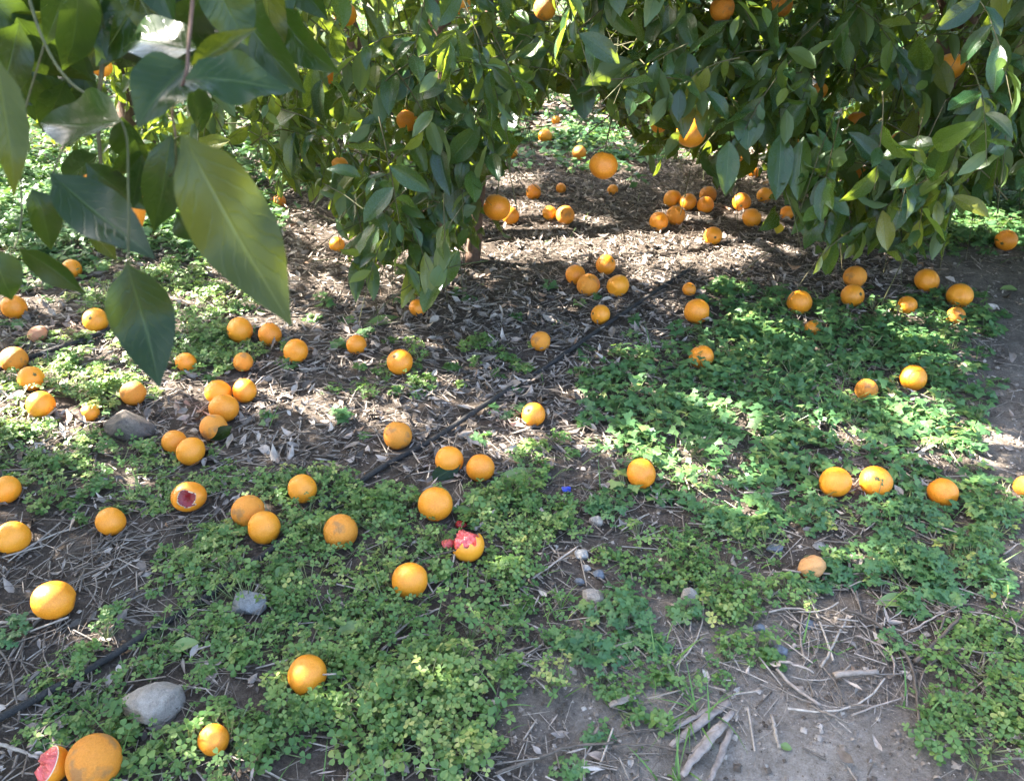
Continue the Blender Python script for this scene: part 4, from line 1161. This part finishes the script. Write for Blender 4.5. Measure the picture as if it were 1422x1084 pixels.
ALL = []      # (tree dict) filled first, shown after a visibility test
def tree(base, R, Ht, n, zlo, label, trunk, low, leaf=0.122, near_guard=None, tpl='lo', group='orange trees of the grove', zc=0.9, shell=0.5, extra=None, twig=True):
    base = np.array([base[0], base[1], float(gz(base[0], base[1]))])
    O, D = sprigs(n, base, R, zlo, zc, Ht, shell)
    if extra is not None:
        O = np.vstack([O, extra[0]]); D = np.vstack([D, extra[1]])
    P, X, N, S, pid, L = leaves_on(O, D, leaf)
    tip = P + X * S[:, None]; mid = P + X * S[:, None] * .5
    keep = tip[:, 2] > gz(tip[:, 0], tip[:, 1]) + 0.03
    for Q in (tip, mid, P):
        px, py, d = proj(Q)
        infr = (px > -150) & (px < W + 150) & (py > -60) & (py < H + 150) & (d > 0.05)
        if low is not None: keep &= ~(infr & (py > low(px) + 14 * np.sin(px * .11 + base[0]) + 14 * np.sin(px * .043 + 2) + RNG.normal(0, 12, len(px))))
        if near_guard: keep &= ~(infr & (d < near_guard))
    keep &= ~in_shaft(mid)
    # leave hanging fruit open to view
    px, py, d = proj(mid)
    for hx, hy, hd, hdep, _ in HANG:
        hide = (np.hypot(px - hx, py - hy) < hd * 0.5 + 22) & (d < hdep + .05) & (d > .3)
        partly = hd < 34
        kk = np.where(hide)[0]; keep[kk[RNG.random(len(kk)) > (0.35 if (partly or hy < 30 or hx == 960) else 0.04)]] = False
    P, X, N, S, pid = P[keep], X[keep], N[keep], S[keep], pid[keep]
    # twigs that still carry leaves
    cnt = np.bincount(pid, minlength=len(O)); tw = cnt >= 3
    for fr_ in (-.4, 0, .3, .6, .9):
        px, py, d = proj(O + D * (L * fr_)[:, None])
        for hx, hy, hd, hdep, _ in HANG: tw &= ~((np.hypot(px - hx, py - hy) < hd * .5 + 9) & (d < hdep + .05) & (d > .3))
    ALL.append(dict(base=base, P=P, X=X, N=N, S=S, label=label, trunk=trunk, tpl=tpl, group=group, twigs=(O[tw], D[tw], L[tw]) if twig else None, R=R, Ht=Ht))

def hang_extra(pts, rep=4):
    """low hanging shoots at given picture places and depths"""
    pts = [(x + RNG.uniform(-45, 45), y + RNG.uniform(-40, 30), dd + RNG.uniform(-.2, .5)) for x, y, dd in pts for _ in range(rep)]
    O = np.array([at(x, y, dd) for x, y, dd in pts])
    D = nrm(RNG.normal(0, .55, (len(pts), 3)) + np.array([0, -.15, -.55]))
    return O, D

EX_MID = hang_extra([(x + RNG.uniform(-22, 22), y, RNG.uniform(2.35, 2.75)) for x, y in
   [(495,375),(500,360),(585,375),(592,365),(575,360),(500,300),(490,340),(515,330),(575,330),(590,350),(580,300),(540,230),(620,290),(640,300),(655,310),(625,240),(460,190),(470,230),(440,150),(500,200),(520,160),(560,120),(600,180),(640,120),(670,60),(700,110),
    (690,20),(640,40),(590,60),(540,60),(490,60),(450,60),(430,30),(740,20),(780,10),(720,60),(760,50),(810,60),(840,40),(870,50),(800,20),(510,260),(610,210),(660,210),(575,250),(480,280),(640,250),(530,100),(590,140)]], 4)
EX_RIGHT = hang_extra([(x + RNG.uniform(-25, 25), y, RNG.uniform(2.3, 2.8)) for x, y in
   [(900,60),(930,100),(960,40),(990,120),(1010,90),(1040,60),(1010,180),(1080,150),(1095,160),(1060,100),(1130,60),(1160,120),(1200,70),(1230,130),(1260,60),(1300,30),(1350,60),(1390,90),(1340,140),(1300,170),(1250,180),
    (1180,190),(1140,200),(1120,250),(1160,270),(1200,250),(1240,240),(1280,220),(1320,200),(1380,160),(1410,130),(1190,290),(1220,280),(1170,230),(1250,270),(900,120),(880,80),(860,60),(930,150),(1000,30),(1100,30),(1150,20),(1210,20),(1390,200),(1410,170),(1400,60),(1415,100),(1370,200),(1350,230),(860,90),(820,90),(760,80),(730,90)]])
EX_BACK = hang_extra([(RNG.uniform(60, 480), RNG.uniform(20, 215), RNG.uniform(3.5, 4.3)) for _ in range(60)], 2)
tree((-0.28, 3.45), 1.12, 3.1, 1600, 0.35, 'orange tree in the middle with a thin reddish stem and leaves sweeping the ground', 'mid', ylow, extra=EX_MID)
tree((1.75, 3.40), 1.28, 3.2, 3000, 0.18, 'dense dark orange tree beside the path, its skirt touching the ground', 'plain', ylow, extra=EX_RIGHT)
tree((-2.35, 4.95), 1.25, 3.0, 1500, 0.35, 'orange tree with sunlit yellow-green leaves behind the foreground branch', 'plain', ylowb, leaf=0.115, tpl='lo', extra=EX_BACK)
tree((-2.7, 0.9), 1.4, 3.4, 1300, 0.9, 'orange tree at the side whose branch with big leaves droops into view', 'left', None, near_guard=3.0, tpl='far', leaf=0.12)
tree((-3.2, 2.6), 1.2, 3.5, 800, 0.3, 'unseen orange tree added for shade between the drooping-branch tree and the sunlit one', 'plain', None, near_guard=50, tpl='far', leaf=.16, twig=False)  # out of view, added to block the low sun over the middle ground
tree((-4.6, 0.2), 1.4, 3.0, 900, 0.4, 'unseen orange tree added for shade behind the one whose branch droops over the weeds', 'plain', None, near_guard=50, tpl='far', leaf=.16, twig=False)  # unseen crown, put here to keep the foreground in shade
for bx, by, lab in ((0.6, 7.3, 'far orange tree seen through the gap between the two near trees'), (-1.5, 7.9, 'far orange tree behind the thin stemmed middle tree'), (3.4, 7.0, 'far orange tree behind the dense tree beside the path'),
                    (-4.7, 8.4, 'far orange tree behind the sunlit one at the side'), (5.0, 4.6, 'orange tree beyond the path behind the dense tree'), (-7.6, 8.4, 'orange tree beyond the sunlit one at the far side')):
    tree((bx, by), 1.5, 3.1, 680, 0.12, lab, 'plain', ylowb, leaf=.15, tpl='far', twig=False)

# visibility: coarse depth buffer over the frame
zb = np.full((150, 200), 1e9)
for T in ALL:
    mid = T['P'] + T['X'] * T['S'][:, None] * .5
    px, py, d = proj(mid); i = (px / W * 200).astype(int); j = (py / H * 150).astype(int)
    ok = (d > .1) & (px >= 0) & (px < W) & (py >= 0) & (py < H)
    T['pix'] = (px, py, d, ok)
    np.minimum.at(zb, (j[ok], i[ok]), d[ok])
for T in ALL:
    px, py, d, ok = T['pix']
    size = np.zeros(len(px)); k = np.where(ok)[0]
    i = (px[k] / W * 200).astype(int); j = (py[k] / H * 150).astype(int)
    v = d[k] < zb[j, i] + 0.12
    size[k[v]] = (T['S'][k] / d[k])[v]
    T['own'] = np.argsort(-size)[:300][np.sort(-size)[:300] < 0]

for T in ALL:
    base = T['base']; root = empty('orange_tree', tuple(base))
    tag(root, T['label'], 'tree', T['group'])
    T['root'] = root
    own = np.zeros(len(T['P']), bool); own[T['own']] = True
    X, N = T['X'], T['N']; Y = nrm(np.cross(N, X)); Z = np.cross(X, Y)
    for q in np.where(own)[0]:
        o = bpy.data.objects.new('leaf', HI_MESH[q % len(HI_MESH)]); COL.objects.link(o); o.parent = root
        s = T['S'][q]; m = Matrix.Identity(4)
        for c, vec in enumerate((X[q], Y[q], Z[q])):
            for r_ in range(3): m[r_][c] = vec[r_] * s
        for r_ in range(3): m[r_][3] = T['P'][q][r_] - base[r_]
        o.matrix_basis = m
    rest = ~own
    px, py, d = proj(T['P'])
    seen = (px > -120) & (px < W + 120) & (py > -110) & (d < 4.2) & (T['tpl'] == 'lo')
    sp = Soup(); w = np.arange(len(T['P']))
    for i, t, sel in [(i, t, seen & (w % len(LEAF_LO) == i)) for i, t in enumerate(LEAF_LO)] + [(i, t, ~seen & (w % len(LEAF_FAR) == i)) for i, t in enumerate(LEAF_FAR)]:
        q = rest & sel; sp.add(t, T['P'][q] - base, X[q], N[q], T['S'][q], np.zeros(q.sum()))
    f = link('foliage', sp.mesh('foliage', M['leaf']), root); f['kind'] = 'stuff'
    R, Ht = T['R'], T['Ht']
    # trunk and limbs
    if T['trunk'] == 'mid':
        tk = at(612, 352, 3.62) - base; tk[2] = -0.03
        path = [tk, at(606, 240, 3.60) - base, at(614, 120, 3.58) - base, at(606, 0, 3.56) - base, at(600, -130, 3.5) - base]
        link('trunk', tube_mesh('trunk', catmull(path, 6), [.085, .07, .062, .058, .05], M['bark'], 12, .06), root)
        st = at(656, 358, 3.36) - base; st[2] = -0.02
        path = [st, at(661, 300, 3.34) - base, at(667, 235, 3.32) - base, at(668, 195, 3.32) - base, at(690, 140, 3.33) - base, at(694, 85, 3.35) - base, at(680, 10, 3.38) - base, at(660, -100, 3.4) - base]
        b = link('stem', tube_mesh('stem', catmull(path, 5), [.034, .031, .029, .028, .027, .024, .022, .02], M['bark'], 10, .05), root)
        top = at(600, -130, 3.5) - base
    else:
        top = np.array([RNG.uniform(-.1, .1), RNG.uniform(-.1, .1), 1.0])
        link('trunk', tube_mesh('trunk', catmull([(0, 0, -.04), (.02, .01, .3), top * .7, top], 5), [.11, .085, .075, .06], M['bark'], 10, .06), root)
    for a in np.linspace(0, 2 * math.pi, 6)[:-1] + RNG.uniform(0, 1):
        e = np.array([math.cos(a) * R * .75, math.sin(a) * R * .75, Ht * RNG.uniform(.55, .85)])
        st = top * RNG.uniform(.8, 1.0)
        mid = st * .5 + e * .5 + np.array([0, 0, .12])
        link('branch', tube_mesh('branch', catmull([st, mid, e], 5), [.04, .028, .012], M['bark'], 7, .06), root)
    if T['twigs'] is not None:
        O, D, L = T['twigs']; s = Soup()
        for o_, d_, l_ in zip(O, D, L):
            ss = np.linspace(-0.55, 1, 5)[:, None]
            pth = o_ + d_ * l_ * ss + np.array([0, 0, -1.0]) * .35 * l_ * np.maximum(ss, 0) ** 2 + np.array([0, 0, 0.05]) * np.minimum(ss, 0)
            V, f4, cap = tube_geo(pth - base, [.0026, .0022, .0018, .0014, .0010], 3)
            s.add_raw(V, f4)
        tw = link('twigs', s.mesh('twigs', M['twig']), root); tw['kind'] = 'stuff'
    if T['trunk'] == 'left': LEFT = root; LEFT_BASE = base

# ------------------------------------------------------------------ drooping foreground branch of the tree at the side
def lb(P, R, name='branch'):
    P = catmull(np.array(P), 6)
    return link(name, tube_mesh(name, P - LEFT_BASE, R, M['twig'] if max(R) < .012 else M['bark'], 8, .04), LEFT)
TOPB = LEFT_BASE + np.array([0, 0, 1.45])
FG_A = lb([TOPB, (-1.7, .95, 1.75), (-.95, .75, 1.62), at(262, -120, .60), at(268, -20, .59), at(262, 60, .575), at(258, 105, .56), at(240, 150, .57), at(244, 190, .56)], [.035, .02, .009, .0022, .0015, .0014, .0013, .001, .0008])
FG_B = lb([(-.95, .75, 1.62), at(20, -120, .70), at(36, -20, .68), at(62, 60, .66), at(98, 115, .64), at(168, 168, .60), at(178, 260, .58), at(178, 366, .56)], [.009, .003, .0016, .0014, .0012, .0010, .0009, .0007])
lb([at(168, 168, .60), at(100, 190, .62), at(72, 243, .60)], [.0009, .0008, .0007], 'twig')
lb([at(62, 60, .66), at(30, 180, .68), at(30, 300, .70), at(20, 345, .66)], [.0009, .0009, .0008, .0007], 'twig')
lb([at(244, 190, .56), at(240, 240, .66), at(200, 262, .74), at(160, 244, .80), at(150, 236, .83)], [.0009, .0009, .0010, .0011, .0012], 'twig')

def fg_leaf(bx, by, tx, ty, wpx, depth, ddep=0.0, roll=0.0, mat='leaf_dark', bend=.15, fold=.3, wave=.03, twist=0.0):
    A = at(bx, by, depth); B = at(tx, ty, depth + ddep)
    X = B - A; Ln = np.linalg.norm(X); X = X / Ln
    view = nrm(np.array([0, 0, CAM_H]) - (A + B) / 2)
    Nn = nrm(view - X * (view @ X)); Yn = np.cross(Nn, X)
    Nn = Nn * math.cos(roll) + Yn * math.sin(roll); Yn = np.cross(Nn, X)
    asp = wpx * depth / F / Ln / max(.35, math.cos(roll))
    V, fs, uv = leaf_tpl(14, 6, bend, fold, wave * 1.6, asp * .9, ph=bx * .1, twist=twist, petiole=.05, tail=.30)
    V[:, 2] += .05 * np.sin(V[:, 0] * 5 + bx) - .5 * bend * V[:, 0] * (1 - V[:, 0])
    V = V * Ln
    Wd = A + V[:, :1] * X + V[:, 1:2] * Yn + V[:, 2:3] * Nn
    org = A - LEFT_BASE
    o = link('leaf', raw_mesh('leaf', Wd - A, fs, M[mat], uv), FG_A if bx > 185 else FG_B, loc=tuple(org))
    return o
o = fg_leaf(253,192,413,458,132,.50,.03,.15,'leaf_old',.10,.22,.045); o['label'] = 'big yellowish olive leaf hanging nearest, with clear veins'
fg_leaf(178,366,222,532,96,.56,.02,-.1,'leaf_dark',-.05,.25,.02)
fg_leaf(72,243,216,355,84,.60,-.02,.25,'leaf_dark',.12,.3,.02)
fg_leaf(172,172,20,148,86,.58,.02,-.5,'leaf_dark',.22,.4,.03)
fg_leaf(258,112,409,112,70,.55,.01,.55,'leaf_dark',.12,.35,.06)
fg_leaf(262,82,178,165,80,.57,-.03,-.55,'leaf_dark',.25,.45,.03)
fg_leaf(112,-30,100,122,62,.66,.05,.4,'leaf_dark',.2,.3,.03)
fg_leaf(268,62,125,22,74,.63,.04,-.6,'leaf_dark',.3,.3,.03)
fg_leaf(292,-40,352,68,86,.62,.03,.35,'leaf_dark',.2,.35,.03)
fg_leaf(262,92,352,34,34,.58,-.02,.3,'leaf_old',.2,.6,.02)
fg_leaf(-2,80,24,278,58,.48,.02,.2,'leaf_old',.1,.35,.02)
fg_leaf(238,188,214,332,66,.66,.03,.1,'leaf_dark',.1,.3,.02)
fg_leaf(244,296,284,334,44,.70,.01,-.7,'leaf_dark',.1,.2,.02)
fg_leaf(44,262,86,352,50,.68,.02,.4,'leaf_dark',.25,.4,.02)
fg_leaf(-14,345,22,424,60,.62,.02,.1,'leaf_dark',.2,.3,.02)
fg_leaf(28,345,118,418,40,.70,.03,-.6,'leaf_dark',.2,.3,.02)
fg_leaf(368,-40,388,104,54,.72,.05,.3,'leaf_old',.2,.3,.03)
fg_leaf(168,165,196,248,50,.72,.05,-.4,'leaf_dark',.2,.4,.02)
fg_leaf(268,112,298,205,36,.74,.06,.5,'leaf_dark',.3,.4,.02)
fg_leaf(-20,-10,62,72,60,.74,.04,.2,'leaf_dark',.2,.3,.02)
fg_leaf(50,-30,20,80,56,.80,.05,.5,'leaf_dark',.2,.3,.02)
fg_leaf(150,-40,182,60,60,.82,.05,.3,'leaf_dark',.2,.35,.02)
fg_leaf(215,-40,228,40,60,.80,.05,-.6,'leaf_dark',.2,.35,.02)
fg_leaf(90,110,60,215,52,.82,.05,.2,'leaf_dark',.3,.35,.02)
fg_leaf(130,215,70,262,44,.84,.05,-.5,'leaf_dark',.2,.35,.02)
fg_leaf(96,120,130,200,44,.86,.05,.5,'leaf_dark',.2,.35,.02)
fg_leaf(330,-30,300,40,46,.86,.05,-.5,'leaf_dark',.2,.35,.02)
fg_leaf(120,226,205,300,46,.74,.02,-.3,'leaf_dark',.2,.3,.02)
fg_leaf(196,214,188,300,32,.73,.02,.2,'leaf_dark',.2,.3,.02)
fg_leaf(188,196,160,262,34,.72,.03,.4,'leaf_dark',.2,.3,.02)
fg_leaf(108,238,132,330,30,.70,.03,.3,'leaf_dark',.2,.3,.02)
fg_leaf(120,318,170,362,30,.74,.02,.3,'leaf_old',.2,.5,.02)
for _ in range(120):
    x = RNG.uniform(-30, 400); y = RNG.uniform(-110, 45) if x > 60 else RNG.uniform(-60, 180)
    a = RNG.uniform(-.9, .9); ln = RNG.uniform(85, 130); dp = RNG.uniform(.7, 1.2)
    if x > 300: y -= 25
    ln *= .85 / dp
    if y + ln > (150 if x > 110 else 230): continue
    fg_leaf(x, y, x + ln * math.sin(a), y + ln * math.cos(a), ln * .5, dp, RNG.uniform(-.05, .06), RNG.uniform(-.8, .8), 'leaf_old' if RNG.random() < .12 else 'leaf_dark', RNG.uniform(.05, .4), .35, .03)
# single leaves that stand out on the two near trees
def feat_leaf(T, bx, by, tx, ty, wpx, depth, roll=0.0, fold=.35, bend=.1):
    A = at(bx, by, depth); B = at(tx, ty, depth - .02)
    X = B - A; Ln = np.linalg.norm(X); X = X / Ln
    view = nrm(np.array([0, 0, CAM_H]) - A); Nn = nrm(view - X * (view @ X)); Yn = np.cross(Nn, X)
    Nn = Nn * math.cos(roll) + Yn * math.sin(roll); Yn = np.cross(Nn, X)
    V, fs, uv = leaf_tpl(8, 4, bend, fold, .03, wpx * depth / F / Ln, ph=bx, tail=.1); V = V * Ln
    link('leaf', raw_mesh('leaf', V[:, :1] * X + V[:, 1:2] * Yn + V[:, 2:3] * Nn, fs, M['leaf'], uv), T['root'], loc=tuple(A - T['base']))
TM, TR = ALL[0], ALL[1]
for a in [(942,112,952,192,38,2.40,.3),(990,118,974,190,36,2.40,-.3),(1085,185,1080,278,36,2.30,.25),(1116,190,1104,278,34,2.30,-.4),(1012,196,1008,270,32,2.34,.2),(955,70,946,150,40,2.38,.3),
          (1040,155,1038,208,42,2.36,.1),(1180,30,1172,95,34,2.34,-.3),(1240,60,1250,125,34,2.3,.4),(1280,70,1276,150,30,2.32,-.2),(1210,225,1245,250,28,2.35,.5),(1330,215,1290,235,30,2.3,.5),(1350,150,1330,205,34,2.3,-.3)]:
    feat_leaf(TR, *a)
for a in [(655,74,705,124,26,2.34,.2),(806,106,812,166,36,2.42,.1),(600,150,606,232,34,2.38,.3),(640,140,622,225,36,2.40,-.3),(560,90,552,142,36,2.36,.3),(675,160,690,245,32,2.42,.3),(590,350,598,424,22,2.38,.3),(500,350,492,420,24,2.4,-.3),(575,365,560,430,22,2.4,.4),(515,360,520,418,20,2.4,.2)]:
    feat_leaf(TM, *a)

# ------------------------------------------------------------------ hanging fruit
for i, (x, y, dpx, dep, lab) in enumerate(HANG):
    r = dpx * dep / F / 2; p = at(x, y, dep)
    root = make_fruit('orange', p, r, FR[(i * 5 + 1) % 9], (RNG.uniform(-.35, .35), RNG.uniform(-.35, .35), RNG.uniform(0, 6.28)))
    st = [(0, 0, r * .9), (.004, .003, r * 1.3), (.012, .01, r * 1.3 + .05), (.03, .03, r + .13)]
    link('stalk', tube_mesh('stalk', catmull(st, 4), [.0022, .002, .0022, .0026], M['twig'], 6), root)
    tag(root, lab, 'orange', 'oranges still on the trees')

# ------------------------------------------------------------------ fallen leaves and scraps
FALL = [ # base px, tip px, width px, lift, material, label
 ((690,672),(742,652),15,.012,'leaf_fallen','long pale green fallen leaf on litter right of the leaf-covered orange'),
 ((1388,708),(1424,708),15,.008,'leaf_fallen','pale green fallen leaf lying flat on the path'),
 ((1215,842),(1270,832),16,.012,'leaf_fallen','green fallen leaf in the weeds above the tangle of stems'),
 ((240,910),(280,903),16,.03,'leaf_fallen','pale cupped fallen leaf in clover behind the beige rock'),
 ((468,888),(510,878),16,.03,'leaf_fallen','dull green fallen leaf in the clover left of the meeting twigs'),
 ((630,712),(660,718),10,.02,'leaf_fallen','pale green leaf lying behind the torn orange'),
 ((505,455),(570,440),16,.01,'leaf_fallen','yellowish green fallen leaf under the hanging sprig'),
 ((1388,403),(1416,402),10,.006,'leaf_fallen','small pale leaf on the path near the path-side tree'),
 ((1082,1036),(1100,1042),9,.006,'leaf_fallen','tiny green leaf on the bare soil'),
 ((150,545),(185,560),14,.03,'leaf_fallen','yellow-green leaf against the orange behind the brown stone'),
 ((385,812),(405,800),16,.03,'leaf_fallen','tan-green leaf in the clover below the touching pair'),
 ((845,603),(880,598),9,.02,'leaf_fallen','narrow pale leaf at the left edge of the green patch'),
 ((1372,838),(1378,812),13,.03,'leaf_yellow','bright yellow wilted leaf beside the twigs near the path'),
 ((1078,330),(1079,306),14,.03,'leaf_yellow','yellow leaf standing in the sun under the path-side tree'),
 ((480,482),(508,488),9,.012,'leaf_fallen','pale leaf in front of the smaller orange on litter'),
]
for (a, b, wp, lift, mt, lab) in FALL:
    A = ground(*a); B = ground(*b)
    up = mt == 'leaf_yellow'
    if up:
        dd = proj(A)[2][0]; B = at(b[0], b[1], dd + .01)
    A[2] += lift * .6; B[2] += lift if not up else 0
    X = B - A; Ln = np.linalg.norm(X); X /= Ln
    Nn = np.array([0.05, -.25, 1.0]) if not up else np.array([.2, -1, .3])
    Nn = nrm(Nn - X * (Nn @ X)); Yn = np.cross(Nn, X); dd = proj(A)[2][0]
    V, fs, uv = leaf_tpl(8, 4, .12, .45, .03, wp * dd / F / Ln * 1.25, ph=a[0])
    V = V * Ln
    o = link('fallen_leaf', raw_mesh('fallen_leaf', V[:, :1] * X + V[:, 1:2] * Yn + V[:, 2:3] * Nn, fs, M[mt], uv), loc=tuple(A))
    tag(o, lab, 'leaf', 'fallen leaves')
def lean_leaf(i, px, ln, lab):
    p, r = OPOS[i]
    bx, by, tx, ty, wpx = px
    dd = proj(p)[2][0] - r * 1.02
    A = at(bx, by, dd); B = at(tx, ty, dd + .012); X = B - A; Ln = np.linalg.norm(X); X /= Ln
    view = nrm(np.array([0, 0, CAM_H]) - A + np.array([0, 0, .2])); Nn = nrm(view - X * (view @ X)); Yn = np.cross(Nn, X)
    V, fs, uv = leaf_tpl(8, 4, .05, -.15, .02, wpx * dd / F / Ln); V = V * Ln
    o = link('fallen_leaf', raw_mesh('fallen_leaf', V[:, :1] * X + V[:, 1:2] * Yn + V[:, 2:3] * Nn, fs, M['leaf_dark'], uv), loc=tuple(A))
    tag(o, lab, 'leaf', 'fallen leaves')
def oi(txt): return [i for i, o in enumerate(ORANGES) if txt in o[4]][0]
lean_leaf(oi('dark green leaf standing'), (596,668,640,644,26), 0, 'dark green leaf standing against the front of an orange')
lean_leaf(oi('dark leaf pressed'), (322,592,290,612,18), 0, 'dark leaf pressed against the lowest orange of the heap')
c = ground(787, 683)
bv = lump(I3, .35, 3.0, 1.0) * np.array([.013, .009, .007])
tag(link('plastic_scrap', raw_mesh('plastic_scrap', bv, [F3], M['blue'], smooth=False), loc=(c[0], c[1], c[2] + .010)), 'crumpled blue plastic scrap on the soil between oranges', 'scrap')
c = ground(862, 978)
A, B = ground(845, 985), ground(880, 972)
tag(link('wood_chip', tube_mesh('wood_chip', catmull([A, (A + B) / 2 + [0, 0, .006], B], 4) + np.array([0, 0, .012]), [.006, .011, .008], M['stick_pale'], 7, .2, .45, origin=A), loc=A), 'whitish weathered wood chip in front of the grass left of the fronds', 'wood chip')
